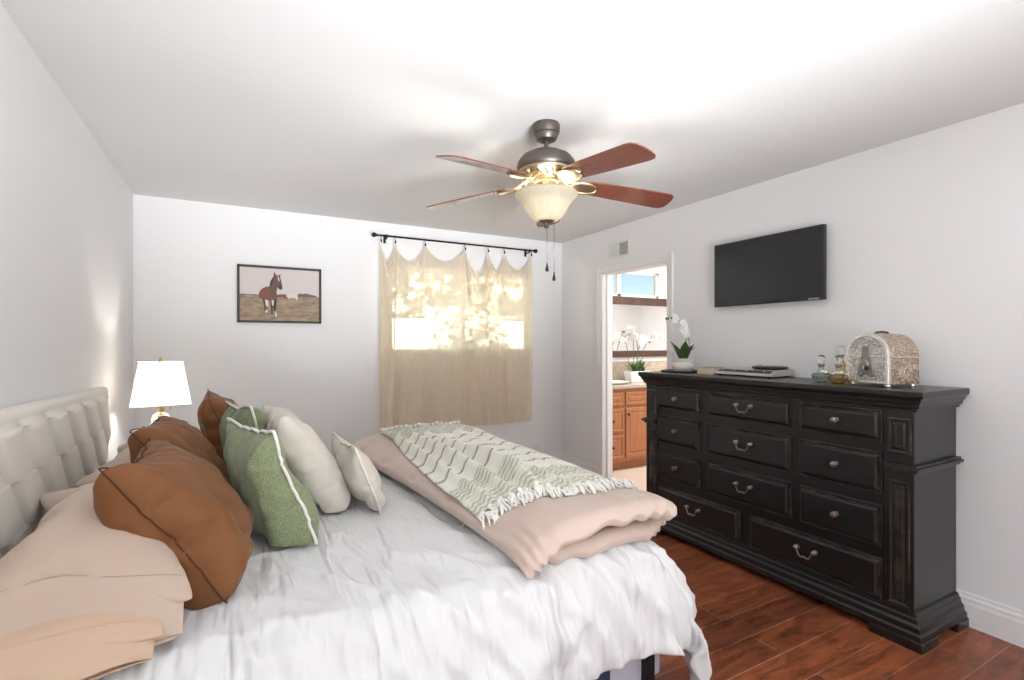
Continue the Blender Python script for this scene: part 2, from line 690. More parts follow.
# door casing and jamb
def casing_prof(w=.060):
    return [(0, 0), (0, .010), (.010, .014), (.022, .012), (.034, .017), (.048, .022), (w, .022), (w, 0)]
bm = B()
w_ = .085
prof = casing_prof()
def cas_ring(pt, di, dj):
    # pt is the inner corner (y,z); di,dj offset directions
    return [bm.verts.new((XR - t, pt[0] + di * a, pt[1] + dj * a)) for a, t in prof]
R = [cas_ring((DY0, 0), -1, 0), cas_ring((DY0, DZ), -1, 1), cas_ring((DY1, DZ), 1, 1), cas_ring((DY1, 0), 1, 0)]
for A, D in zip(R, R[1:]):
    for k in range(len(prof)):
        bm.faces.new((A[k], A[(k + 1) % len(prof)], D[(k + 1) % len(prof)], D[k]))
bm.faces.new(R[0])
bm.faces.new(R[-1])
struct('trim_1', bm, 'trim_paint')
bm = B()
box(bm, (XR - .002, DY0, 0), (XR + .122, DY0 + .012, DZ))
box(bm, (XR - .002, DY1 - .012, 0), (XR + .122, DY1, DZ))
box(bm, (XR - .002, DY0, DZ - .012), (XR + .122, DY1, DZ))
box(bm, (XR + .05, DY1 - .022, 0), (XR + .085, DY1 - .012, DZ))
struct('trim_2', bm, 'trim_paint')
struct('trim_3', box(B(), (XR - .02, DY0 + .012, 0), (XR + .125, DY1 - .012, .012), .004), 'frame_wood')
# vertical corner strip at the right-hand end of the wall
bm = B()
box(bm, (XR - .012, .800, .157), (XR, .838, H), .003)
struct('trim_4', bm, 'trim_paint')
# windows
bm = B()
fy0, fy1 = YB + .03, YB + .09
for a in ((WX0, WX0 + .035), (WX1 - .035, WX1), ((WX0 + WX1) / 2 - .016, (WX0 + WX1) / 2 + .016)):
    box(bm, (a[0], fy0, WZ0), (a[1], fy1, WZ1))
box(bm, (WX0, fy0, WZ0), (WX1, fy1, WZ0 + .05))
box(bm, (WX0, fy0, WZ1 - .05), (WX1, fy1, WZ1))
w1 = struct('window_1', bm, 'trim_paint')
obj('window_pane', box(B(), (WX0 + .05, YB + .055, WZ0 + .05), (WX1 - .05, YB + .061, WZ1 - .05)), 'window_glass', w1)
bm = B()
fy0, fy1 = BY1 + .02, BY1 + .07
for a in ((BWX0, BWX0 + .04), (BWX1 - .03, BWX1), (3.955, 4.005)):
    box(bm, (a[0], fy0, BWZ0), (a[1], fy1, BWZ1))
box(bm, (BWX0, fy0, BWZ0), (BWX1, fy1, BWZ0 + .03))
box(bm, (BWX0, fy0, BWZ1 - .02), (BWX1, fy1, BWZ1))
w2 = struct('window_2', bm, 'trim_paint')
obj('window_pane', box(B(), (BWX0 + .04, BY1 + .045, BWZ0 + .03), (BWX1 - .03, BY1 + .05, BWZ1 - .02)), 'window_glass', w2)
bm = B()
for a in ((-.5, -.44), (2.44, 2.5), (.97, 1.03)):
    box(bm, (a[0], YF - .08, .65), (a[1], YF - .03, 2.35))
box(bm, (-.5, YF - .08, .65), (2.5, YF - .03, .71))
box(bm, (-.5, YF - .08, 2.29), (2.5, YF - .03, 2.35))
struct('window_3', bm, 'trim_paint')  # unseen window, put in as the opening for the added fill

# outside
struct('ground', box(B(), (-14, -14, -.5), (20, 20, -.12)), 'ground')
gw = obj('garden_wall', box(B(), (-2, 7.4, -.12), (8.5, 7.55, 1.72), .02), 'stucco')
tag(gw, 'pale sunlit garden wall beyond the curtained window', 'wall')

def leaf_blob(name, label, c, r, n, seed, size):
    rnd = random.Random(seed)
    bm = B()
    for _ in range(n):
        while True:
            p = Vector((rnd.uniform(-1, 1), rnd.uniform(-1, 1), rnd.uniform(-1, 1)))
            if .5 < p.length < 1:
                break
        q = Vector((c[0] + p.x * r[0], c[1] + p.y * r[1], c[2] + p.z * r[2]))
        a = Vector((rnd.uniform(-1, 1), rnd.uniform(-1, 1), rnd.uniform(-1, 1))).normalized() * size
        b = a.cross(Vector((rnd.uniform(-1, 1), rnd.uniform(-1, 1), rnd.uniform(-1, 1)))).normalized() * size * .5
        bm.faces.new([bm.verts.new(v) for v in (q - a, q + b, q + a, q - b)])
    o = obj(name, bm, 'hedge_leaf', recalc=False)
    tag(o, label, 'shrub', 'shrubs outside the curtained window')
    return o
leaf_blob('shrub', 'green shrub in front of the garden wall', (3.0, 6.7, .85), (.7, .4, 1.05), 1100, 1, .10)
leaf_blob('shrub', 'wide green shrub beside the garden wall, left one', (1.15, 6.9, .75), (.95, .35, 1.05), 1300, 2, .10)
leaf_blob('hedge', 'tall leafy hedge added behind the garden wall to dim the sky', (2.8, 9.6, 2.3), (4.5, 1.0, 2.4), 5200, 4, .24)  # backdrop added to hide the bright sky above the wall

# ------------------------------------------------------------------ dresser
def build_dresser():
    XF = 2.67           # plane of the face frame
    Y0, Y1 = 1.11, 2.785
    bl = 'worn_black_paint'
    t = thing('dresser', 'long black distressed wooden dresser with eleven drawers against the right wall', 'dresser', (2.88, 1.95, 0))
    XB = 3.083
    bm = B()
    box(bm, (XF + .004, Y0 + .004, .10), (XB, Y1 - .004, 1.09))
    # face frame: the bars between drawers stand proud of the recess
    obj('carcass', bm, bl, t, bevel=.002)

    def mould(profile, name, y0=Y0, y1=Y1):
        bm = B()
        rings = []
        for out, z in profile:
            rings.append([bm.verts.new(p) for p in ((XB, y1 + out, z), (XF - out, y1 + out, z), (XF - out, y0 - out, z), (XB, y0 - out, z))])
        bm.faces.new(rings[0])
        bm.faces.new(rings[-1])
        for A, D in zip(rings, rings[1:]):
            for k in range(4):
                bm.faces.new((A[k], A[(k + 1) % 4], D[(k + 1) % 4], D[k]))
        return obj(name, bm, bl, t, bevel=.0015)
    mould([(0, 1.052), (.008, 1.052), (.010, 1.064), (.020, 1.068), (.024, 1.086), (.030, 1.090), (.033, 1.102), (.040, 1.112), (.046, 1.118),
           (.048, 1.124), (.048, 1.143), (.044, 1.146)], 'top')
    mould([(0, .150), (.006, .146), (.008, .132), (.014, .126), (.017, .108), (.026, .098), (.030, .074), (.038, .066), (.040, .042), (0, .042)][::-1], 'plinth')
    # bracket feet
    def foot(y0, y1, x0, x1):
        bm = B()
        box(bm, (x0, y0, 0), (x1, y1, .043), .003)
        return bm
    fx = XF - .046
    for (ya, yb) in ((Y0 - .046, Y0 + .17), (Y1 - .17, Y1 + .046)):
        bm = foot(ya, yb, fx, fx + .06)
        ye = (ya, ya + .06) if ya < 2 else (yb - .06, yb)
        box(bm, (fx + .06, ye[0], 0), (fx + .15, ye[1], .043), .003)
        obj('foot', bm, bl, t)
        bm = B()
        box(bm, (XB - .11, ye[0], 0), (XB, ye[1], .043), .003)
        obj('foot', bm, bl, t)
    # waist moulding: wraps the pilaster fronts and the sides
    for (ya, yb, side) in ((Y0, Y0 + .115, -1), (Y1 - .105, Y1, 1)):
        bm = B()
        for (o, z0, z1) in ((.012, .775, .787), (.026, .787, .802), (.016, .802, .812)):
            lo = ya - (o if side < 0 else 0)
            hi = yb + (o if side > 0 else 0)
            box(bm, (XF - o - .012, lo, z0), (XF + .03, hi, z1), .002)
            if side < 0:
                box(bm, (XF + .03, Y0 - o, z0), (XB, Y0 + .01, z1), .002)
            else:
                box(bm, (XF + .03, Y1 - .01, z0), (XB, Y1 + o, z1), .002)
        obj('waist_moulding', bm, bl, t)
        for (z0, z1) in ((.812, 1.055), (.14, .775)):
            bm = B()
            box(bm, (XF - .012, ya, z0), (XF + .01, yb, z1), .002)
            if z0 > .5:
                y_a, y_b = ya + .012, yb - .012
                panel(bm, (XF - .012, y_a, z0 + .045), (0, 1, 0), (0, 0, 1), (-1, 0, 0), y_b - y_a, .16,
                      [(0, -.004), (0, .006), (.006, .008), (.012, .004), (.020, .004), (.026, .010), (.034, .010), (.036, .006)])
            else:
                y_a, y_b = ya + .018, yb - .018
                panel(bm, (XF - .012, y_a, z0 + .03), (0, 1, 0), (0, 0, 1), (-1, 0, 0), y_b - y_a, .56,
                      [(0, -.004), (0, .005), (.006, .007), (.012, .002), (.018, .002), (.024, .009), (.030, .009), (.033, .004)])
                for q in (.35, .5, .65):
                    yy = y_a + (y_b - y_a) * q
                    tube(bm, [(XF - .017, yy, z0 + .07), (XF - .017, yy, z0 + .55)], .0045, 6)
                box(bm, (XF - .024, y_a - .004, z0 + .014), (XF - .012, y_b + .004, z0 + .034), .003)
            obj('pilaster', bm, bl, t, bevel=.001)

    def drawer(y0, y1, z0, z1, pull):
        bm = B()
        # frame bead
        panel(bm, (XF, y0 - .010, z0 - .010), (0, 1, 0), (0, 0, 1), (-1, 0, 0), y1 - y0 + .02, z1 - z0 + .02,
              [(0, -.004), (0, .004), (.004, .006), (.008, .003), (.012, .001)])
        panel(bm, (XF, y0 + .004, z0 + .004), (0, 1, 0), (0, 0, 1), (-1, 0, 0), y1 - y0 - .008, z1 - z0 - .008,
              [(0, -.004), (0, .010), (.003, .014), (.009, .019), (.012, .020), (.020, .0205)])
        d = obj('drawer', bm, bl, t, bevel=.0008)
        yc, zc = (y0 + y1) / 2, (z0 + z1) / 2 + .005
        xs = XF - .0205
        bm = B()
        if pull == 'knob':
            prof = [(.014, 0), (.014, .003), (.006, .006), (.006, .014), (.012, .018), (.0155, .024), (.0145, .030), (.008, .034), (0, .035)]
            tt = B()
            lathe(tt, prof, n=20)
            merge(bm, tt, Matrix.Translation((xs, yc, zc)) @ Matrix.Rotation(-PI / 2, 4, 'Y'))
            obj('knob', bm, 'pewter', d, smooth=True, angle=40)
        else:
            hw = .048
            for s in (-1, 1):
                tt = B()
                lathe(tt, [(.013, 0), (.013, .003), (.006, .006), (.006, .012), (.011, .016), (.012, .021), (.007, .026), (0, .027)], n=16)
                merge(bm, tt, Matrix.Translation((xs, yc + s * hw, zc + .012)) @ Matrix.Rotation(-PI / 2, 4, 'Y'))
            pts = []
            for k in range(15):
                a = -1 + 2 * k / 14
                yy = hw * a * 1.0
                drop = .036 * (1 - abs(a) ** 3)
                kink = .004 * math.cos(a * PI * 2)
                pts.append((xs - .019 - .004 * (1 - a * a), yc + yy * .95, zc + .010 - drop + kink))
            tube(bm, pts, [.0035 + .0015 * (1 - abs(-1 + 2 * k / 14)) for k in range(15)], 8)
            obj('pull_handle', bm, 'pewter', d, smooth=True, angle=40)
    rows = ((.907, 1.034), (.660, .836), (.408, .585))
    for z0, z1 in rows:
        drawer(2.310, 2.672, z0, z1, 'knob')
        drawer(1.695, 2.235, z0, z1, 'bail')
        drawer(1.252, 1.628, z0, z1, 'knob')
    drawer(2.013, 2.672, .165, .335, 'bail')
    drawer(1.252, 1.932, .165, .335, 'bail')
build_dresser()

# ------------------------------------------------------------------ bed
def build_bed():
    t = thing('bed', 'king bed with beige tufted headboard against the left wall', 'bed', (.45, 2.3, 0))
    # headboard
    y0, y1, z0, z1 = 1.30, 3.29, .30, 1.135
    NY, NZ = 340, 170
    per, rh, slant, jump = .235, .150, .118, .030
    def hb(y, z):
        q = (z1 - .055 - z) / rh
        row = math.floor(q)
        fz = q - row
        u = (y - slant * fz - (slant + jump) * row + .04) / per
        fu = u - math.floor(u)
        d = fu * per
        h = .030 * (1 - math.exp(-d / .016)) - .022 * fu
        dd = (1 - fu) * per
        h *= 1 - math.exp(-dd / .007)
        e = min(y - y0, y1 - y, (z1 - z) * 1.0)
        m = max(0, min(1, (e - .035) / .03))
        edge = .022 * (1 - math.sqrt(max(0, 1 - (1 - min(1, e / .03)) ** 2)))
        return h * m + .006 * (1 - m) - edge
    bm = B()
    def rotx(y):      # the far end stands a little off the wall
        return -.578
    g = []
    for i in range(NY + 1):
        y = y0 + (y1 - y0) * i / NY
        g.append([bm.verts.new((rotx(y) + hb(y, z0 + (z1 - z0) * j / NZ), y, z0 + (z1 - z0) * j / NZ)) for j in range(NZ + 1)])
    for i in range(NY):
        for j in range(NZ):
            bm.faces.new((g[i][j], g[i + 1][j], g[i + 1][j + 1], g[i][j + 1]))
    # back shell
    for row in g:
        for v in row:
            v.co.z += (v.co.z - z0) / (z1 - z0) * (y1 - v.co.y) * .024
    bord = [g[i][NZ] for i in range(NY + 1)]
    th = .065
    tb = [bm.verts.new((rotx(v.co.y) - th, v.co.y, v.co.z - .004)) for v in bord]
    bb = [bm.verts.new((rotx(v.co.y) - th, v.co.y, z0)) for v in bord]
    for i in range(NY):
        bm.faces.new((g[i][NZ], g[i + 1][NZ], tb[i + 1], tb[i]))
        bm.faces.new((tb[i], tb[i + 1], bb[i + 1], bb[i]))
        bm.faces.new((bb[i], bb[i + 1], g[i + 1][0], g[i][0]))
    bm.faces.new([g[0][j] for j in range(NZ + 1)] + [tb[0], bb[0]])
    bm.faces.new([g[NY][j] for j in range(NZ + 1)] + [tb[NY], bb[NY]])
    obj('headboard', bm, 'headboard_fabric', t, smooth=True, angle=50)
    obj('mattress', box(B(), (-.46, 1.385, .40), (1.41, 3.245, .598), .06, 4), 'white_linen', t, smooth=True)
    bs = obj('box_spring', box(B(), (-.46, 1.39, .115), (1.405, 3.24, .40), .02, 3), 'lavender_ticking', t)
    bm = B()
    box(bm, (-.47, 1.380, .11), (1.15, 1.395, .40), .004)
    obj('corner_band', bm, 'navy_fabric', bs)
    bm = B()
    for (a, b_) in (((-.46, 1.46), (1.36, 1.49)), ((-.46, 3.13), (1.36, 3.16)), ((-.46, 2.3), (1.36, 2.33))):
        box(bm, (a[0], a[1], .08), (b_[0], b_[1], .115))
    for x in (-.44, 1.33):
        box(bm, (x, 1.37, .08), (x + .03, 3.2, .115))
    obj('frame', bm, 'black_metal', t)
    for x, y in ((1.32, 1.375), (1.32, 3.21), (-.40, 1.42), (-.40, 3.21)):
        bm = B()
        box(bm, (x - .018, y - .018, .012), (x + .018, y + .018, .17 if y > 1.39 else .33), .003)
        lathe(bm, [(.026, 0), (.028, .004), (.02, .014)], (x, y, 0), 16)
        obj('leg', bm, 'black_metal', t)
build_bed()

def build_duvet():
    # the shape the duvet is draped over: mattress plus the puffed-out sides; removed afterwards
    bm = B()
    rings = []
    for (ins, z) in ((-.02, .13), (-.045, .30), (-.085, .40), (-.055, .51), (-.01, .572), (.04, .600)):
        x0, x1, y0, y1 = -.50, 1.40 - ins * 1.0, 1.39 + ins * .85, 3.25 - ins * .5
        c = .12
        rg = []
        for (cx, cy, a0) in ((x1 - c, y1 - c, 0), (x0 + c, y1 - c, 90), (x0 + c, y0 + c, 180), (x1 - c, y0 + c, 270)):
            for k in range(7):
                a = math.radians(a0 + 15 * k)
                rg.append(bm.verts.new((cx + c * math.cos(a), cy + c * math.sin(a), z)))
        rings.append(rg)
    n = len(rings[0])
    for A, D in zip(rings, rings[1:]):
        for k in range(n):
            bm.faces.new((A[k], A[(k + 1) % n], D[(k + 1) % n], D[k]))
    bm.faces.new(rings[-1])
    bm.faces.new(rings[0])
    former = obj('former', bm, 'white_linen')
    former.modifiers.new('col', 'COLLISION')
    former.collision.thickness_outer = .012
    former.collision.cloth_friction = 12
    N, Mm = 112, 124
    x0, x1, y0, y1 = -.44, 1.765, 1.105, 3.52
    bm = B()
    g = []
    for i in range(N + 1):
        row = []
        for j in range(Mm + 1):
            x = x0 + (x1 - x0) * i / N
            y = y0 + (y1 - y0) * j / Mm
            z = .640 + .030 * noise.noise((x * 3.1, y * 3.1, 0)) + .015 * noise.noise((x * 8, y * 8, 5))
            row.append(bm.verts.new((x, y, z)))
        g.append(row)
    for i in range(N):
        for j in range(Mm):
            bm.faces.new((g[i][j], g[i + 1][j], g[i + 1][j + 1], g[i][j + 1]))
    d = obj('duvet', bm, 'duvet_linen', smooth=True)
    vg = d.vertex_groups.new(name='pin')
    vg.add(list(range(Mm + 1)), 1, 'REPLACE')
    sim(d, 62, 1, 'pin', 0, -.035, 15, .35, .3, True, 2)
    bpy.data.objects.remove(former, do_unlink=True)
    # long soft creases combed over the near side
    for v in d.data.vertices:
        x, y, z = v.co
        near = max(0, min(1, (2.1 - y) / .7))
        near = .25 + .75 * near
        s_ = y + z * .8
        w = noise.noise((x * 8.5 + s_ * 5.0, s_ * 1.2 - x * 1.8, 3))
        r = (1 - abs(w)) ** 7
        w2 = noise.noise((x * 17 + s_ * 8.5, s_ * 2.0 - x * 3, 8))
        r2 = (1 - abs(w2)) ** 6
        a = near * (r * .030 + r2 * .014)
        v.co.z += a * (1 if z > .56 else .25)
        if z < .6 and y < 1.6:
            v.co.y -= a * 1.1
        if z < .58 and x > 1.3:
            v.co.x += a
    for m in list(d.modifiers):
        d.modifiers.remove(m)
    md = d.modifiers.new('solid', 'SOLIDIFY')
    md.thickness = .012
    md.offset = 1
    md = d.modifiers.new('sub', 'SUBSURF')
    md.levels = 0
    md.render_levels = 1
    tag(d, 'white crumpled duvet spread over the king bed', 'duvet')
    return d
build_duvet()

def catmull(P, n):
    P = [Vector(p) for p in P]
    P = [2 * P[0] - P[1]] + P + [2 * P[-1] - P[-2]]
    out = []
    segs = len(P) - 3
    for k in range(n + 1):
        u = k / n * segs
        i = min(int(u), segs - 1)
        f = u - i
        a, b, c, d = P[i:i + 4]
        out.append(.5 * ((2 * b) + (c - a) * f + (2 * a - 5 * b + 4 * c - d) * f * f + (3 * b - a - 3 * c + d) * f ** 3))
    return out

CY0, CY1 = 1.345, 3.30
def comforter_top(x, y):
    # top skin height used by the throw
    q = max(0, min(1, (x - .72) / .33))
    z = .70 + .095 * math.sin(q * PI / 2)
    if x > 1.30:
        z -= .03 * ((x - 1.30) / .16) ** 2
    return z + .008 * noise.noise((x * 4, y * 4, 7))

def build_comforter():
    cl = catmull([(.88, .664), (1.1, .662), (1.34, .660), (1.405, .668), (1.428, .703), (1.405, .742), (1.30, .758), (1.08, .760), (.93, .742), (.84, .706), (.785, .668)], 110)
    NT = 130
    bm = B()
    n = len(cl)
    top, bot = [], []
    for i in range(n):
        t = (cl[min(i + 1, n - 1)] - cl[max(i - 1, 0)]).normalized()
        nrm = Vector((-t.y, t.x))     # points outwards from the fold
        sfrac = i / (n - 1)
        ru, rd = [], []
        for j in range(NT + 1):
            v = j / NT
            y = CY0 + (CY1 - CY0) * v
            e = min(v, 1 - v) * (CY1 - CY0)
            es = min(sfrac, 1 - sfrac) * 1.45
            h = .036
            h *= math.sqrt(max(0, 1 - (1 - min(1, e / .055)) ** 2)) * .92 + .08
            h *= math.sqrt(max(0, 1 - (1 - min(1, es / .05)) ** 2)) * .9 + .1
            # quilting dimples
            qx = (sfrac * 1.45 - .30) / .36
            qy = (y - CY0 - .24) / .38
            dq = math.hypot((qx - round(qx)) * .36, (qy - round(qy)) * .38)
            h *= 1 - .42 * math.exp(-(dq / .045) ** 2)
            wob = .010 * noise.noise((sfrac * 6, y * 3.2, 1)) + .004 * noise.noise((sfrac * 18, y * 9, 2))
            ends = math.exp(-min(v * (CY1 - CY0), 1) / .07)
            ruff = ends * .010 * math.sin(sfrac * 95 + 3 * math.sin(sfrac * 21))
            lay = .045 if sfrac < .48 else -.006
            inset = ends * 0 + (lay + .025 * noise.noise((sfrac * 5, 0, 9))) * (1 - v)
            c = cl[i] + nrm * (wob * (1 if sfrac > .45 else .3) * -1 + ruff)
            # the near end droops over the edge of the mattress
            droop = -.03 * max(0, 1 - v * (CY1 - CY0) / .16) ** 2 * (1 if sfrac > .45 else .4) * (.25 + .75 * max(0, 1 - abs(c.x - .85) / .3))
            yy = y + inset
            skew = -.012 * math.sin(y * 2.2) - .15 * v ** 1.3 * max(0, min(1, (1.25 - c.x) / .4))
            a = c - nrm * h
            b = c + nrm * h
            ru.append(bm.verts.new((a.x + skew, yy, a.y + droop)))
            rd.append(bm.verts.new((b.x + skew, yy, b.y + droop)))
        top.append(ru)
        bot.append(rd)
    for i in range(n - 1):
        for j in range(NT):
            bm.faces.new((top[i][j], top[i + 1][j], top[i + 1][j + 1], top[i][j + 1]))
            bm.faces.new((bot[i][j], bot[i + 1][j], bot[i + 1][j + 1], bot[i][j + 1]))
    for i in range(n - 1):
        for j in (0, NT):
            bm.faces.new((top[i][j], top[i + 1][j], bot[i + 1][j], bot[i][j]))
    for j in range(NT):
        for i in (0, n - 1):
            bm.faces.new((top[i][j], top[i][j + 1], bot[i][j + 1], bot[i][j]))
    o = obj('comforter', bm, 'rose_cotton', smooth=True)
    tag(o, 'pale pink quilted comforter folded double across the foot of the bed', 'comforter')
    # stitched piping along the near edge of the upper layer
    bm = B()
    k0 = int(n * .50)
    pts = []
    me = o.data
    for i in range(k0, n - 1):
        idx = i * (2 * (NT + 1))
        p = me.vertices[idx].co
        q = me.vertices[idx + NT + 1].co
        pts.append((p + q) / 2)
    tube(bm, pts, .0045, 6)
    obj('piping', bm, 'rose_cotton', o, smooth=True)
    return o
comforter = build_comforter()

def build_throw():
    X0, X1, Y0, Y1 = .795, 1.375, 1.60, 3.26
    NX, NY = 90, 300
    from mathutils.bvhtree import BVHTree
    me = comforter.data
    bvh = BVHTree.FromPolygons([v.co for v in me.vertices], [p.vertices[:] for p in me.polygons])
    def ground(x, y):
        hit = bvh.ray_cast(Vector((x, y, 1.5)), Vector((0, 0, -1)))
        return hit[0].z if hit[0] else .66
    rid = [(.845, .026, .018), (.92, .034, .020), (1.005, .042, .026), (1.12, .012, .03), (1.23, .014, .035), (1.34, .010, .03)]
    def H_(x, y):
        z = 0
        taper = .30 + .70 * max(0, min(1, min(y - Y0, Y1 - y) / .22))
        for k, (cx, a, w) in enumerate(rid):
            cc = cx + .02 * math.sin(y * 2.1 + k * 1.3) - .02 * (y - 2.4) * (1 if k < 3 else .3)
            z += 2.0 * a * taper * math.exp(-((x - cc) / w) ** 2) * (.65 + .35 * math.sin(y * 3 + k))
        return z + .003 * noise.noise((x * 20, y * 20, 0))
    cream, green, dark = Vector((.88, .86, .78)), Vector((.19, .26, .11)), Vector((.08, .085, .055))
    bm = B()
    g = []
    cols = []
    rnd = random.Random(5)
    gz = {}
    for i in range(0, NX + 1, 3):
        for j in range(0, NY + 1, 6):
            gz[i, j] = ground(X0 + (X1 - X0) * i / NX, Y0 + (Y1 - Y0) * j / NY)
    def gi(i, j):
        i0, j0 = min(i // 3 * 3, NX - 3), min(j // 6 * 6, NY - 6)
        a, b = (i - i0) / 3, (j - j0) / 6
        return (gz[i0, j0] * (1 - a) + gz[i0 + 3, j0] * a) * (1 - b) + (gz[i0, j0 + 6] * (1 - a) + gz[i0 + 3, j0 + 6] * a) * b
    for i in range(NX + 1):
        row = []
        for j in range(NY + 1):
            u, v = i / NX, j / NY
            skx = -.018 * math.sin(v * 5)
            x = X0 + (X1 - X0) * u + skx + (.05 * (1 - v) - .015) * (u - .5)
            yw = .018 * math.sin(u * 9) + .014 * math.sin(u * 23) - .03 * u
            y = Y0 + (Y1 - Y0) * v + (yw + .075 * (1 - u) - .01) * (1 - v)
            z = gi(i, j) + .006 + H_(x, y)
            # knitted relief: rows of small loops
            z += .0022 * math.sin(v * 2 * PI * 85 + 1.6 * math.sin(u * 2 * PI * 22))
            row.append(bm.verts.new((x, y, z)))
            d = v * 1.66 + .012 * math.sin(u * 2 * PI * 4)
            band = (d < .30) or (d > 1.30)
            wav = d + .014 * abs(math.sin(u * PI * 9))
            c = cream.copy()
            if band:
                s = math.sin(d * 2 * PI / .030 + 1.5 * math.sin(u * 2 * PI * 16))
                f = .75 if s > -.15 else .12
                edge = min(abs(d - .0), abs(d - .30), abs(d - 1.30), 9)
                if .115 < d < .16 or 1.46 < d < 1.50:
                    f *= .35
                c = cream.lerp(green, f * (.75 + .25 * noise.noise((x * 30, y * 30, 0))))
            else:
                f = (wav / .145) % 1
                if f < .085:
                    c = cream.lerp(dark, .75)
                elif f < .15:
                    c = cream.lerp(green, .45)
            c = c * (1 + .10 * noise.noise((x * 60, y * 60, 3)))
            cols.append((c.x, c.y, c.z, 1))
        g.append(row)
    for i in range(NX):
        for j in range(NY):
            bm.faces.new((g[i][j], g[i + 1][j], g[i + 1][j + 1], g[i][j + 1]))
    ends = [g[i][0].co.copy() for i in range(NX + 1)]
    far = [g[i][NY].co.copy() for i in range(NX + 1)]
    bm.verts.index_update()
    o = obj('throw_blanket', bm, 'throw_knit', smooth=True)
    at = o.data.color_attributes.new('Col', 'FLOAT_COLOR', 'POINT')
    for k, c in enumerate(cols):
        at.data[k].color = c
    md = o.modifiers.new('solid', 'SOLIDIFY')
    md.thickness = .006
    md.offset = 1
    tag(o, 'cream and green knitted throw with white tassels lying on the pink comforter', 'blanket')
    for e, s, cnt in ((ends, -1, 18), (far, 1, 18)):
        for k in range(cnt):
            p = e[int((k + .5) / cnt * NX)].copy()
            p.z += .004
            bm = B()
            L_ = rnd.uniform(.055, .085)
            base = Vector((rnd.uniform(-.012, .012), 0, 0))
            for q in range(11):
                dx = rnd.uniform(-.026, .026)
                pts = []
                ll = L_ * rnd.uniform(.7, 1.1)
                for w in range(6):
                    f = w / 5
                    xx = p.x + base.x * f + dx * math.sin(f * PI * .6) + .006 * math.sin(f * 9 + q)
                    yy = p.y + s * ll * f
                    gzz = ground(xx, yy)
                    zz = max(gzz + .004 + rnd.uniform(0, .016) * math.sin(f * PI), p.z * (1 - f) + (gzz + .004) * f + .014 * math.sin(f * PI) * rnd.uniform(.4, 1.2))
                    pts.append((xx, yy, zz))
                tube(bm, pts, [.0042, .005, .005, .0045, .004, .003], 5)
            sphere(bm, p + Vector((0, s * .010, .006)), .011, 5)
            obj('tassel', bm, 'white_yarn', o, smooth=True)
build_throw()

# ------------------------------------------------------------------ pillows
def flat_pillow(W, Hh, N, Mm, seed):
    rnd = random.Random(seed)
    bm = B()
    g = {}
    for s in (1, -1):
        for i in range(N + 1):
            for j in range(Mm + 1):
                e = i in (0, N) or j in (0, Mm)
                if s == -1 and e:
                    g[s, i, j] = g[1, i, j]
                    continue
                g[s, i, j] = bm.verts.new(((i / N - .5) * W, (j / Mm - .5) * Hh, 0 if e else s * (.012 + rnd.uniform(0, .006))))
    for s in (1, -1):
        for i in range(N):
            for j in range(Mm):
                f = [g[s, i, j], g[s, i + 1, j], g[s, i + 1, j + 1], g[s, i, j + 1]]
                if s == -1:
                    f.reverse()
                bm.faces.new(f)
    bm.verts.index_update()
    rim = [g[1, i, 0].index for i in range(N)] + [g[1, N, j].index for j in range(Mm)] + \
          [g[1, i, Mm].index for i in range(N, 0, -1)] + [g[1, 0, j].index for j in range(Mm, 0, -1)]
    loops = {}
    for i in range(N + 1):
        loops[i] = [g[1, i, j].index for j in range(Mm + 1)] + [g[-1, i, j].index for j in range(Mm - 1, 0, -1)]
    return bm, rim, loops

def pose(BN, BF, TN, W, Hh, k=1.0):
    """frame whose local x runs along the bottom edge (near -> far), local y up the pillow"""
    BN, BF, TN = Vector(BN), Vector(BF), Vector(TN)
    a = (BF - BN).normalized()
    b = TN - BN
    b = (b - a * b.dot(a)).normalized()
    n = a.cross(b)
    c = BN + (BF - BN).normalized() * W / 2 + b * Hh / 2
    m = Matrix((a, b, n)).transposed().to_4x4()
    m.translation = c
    return m

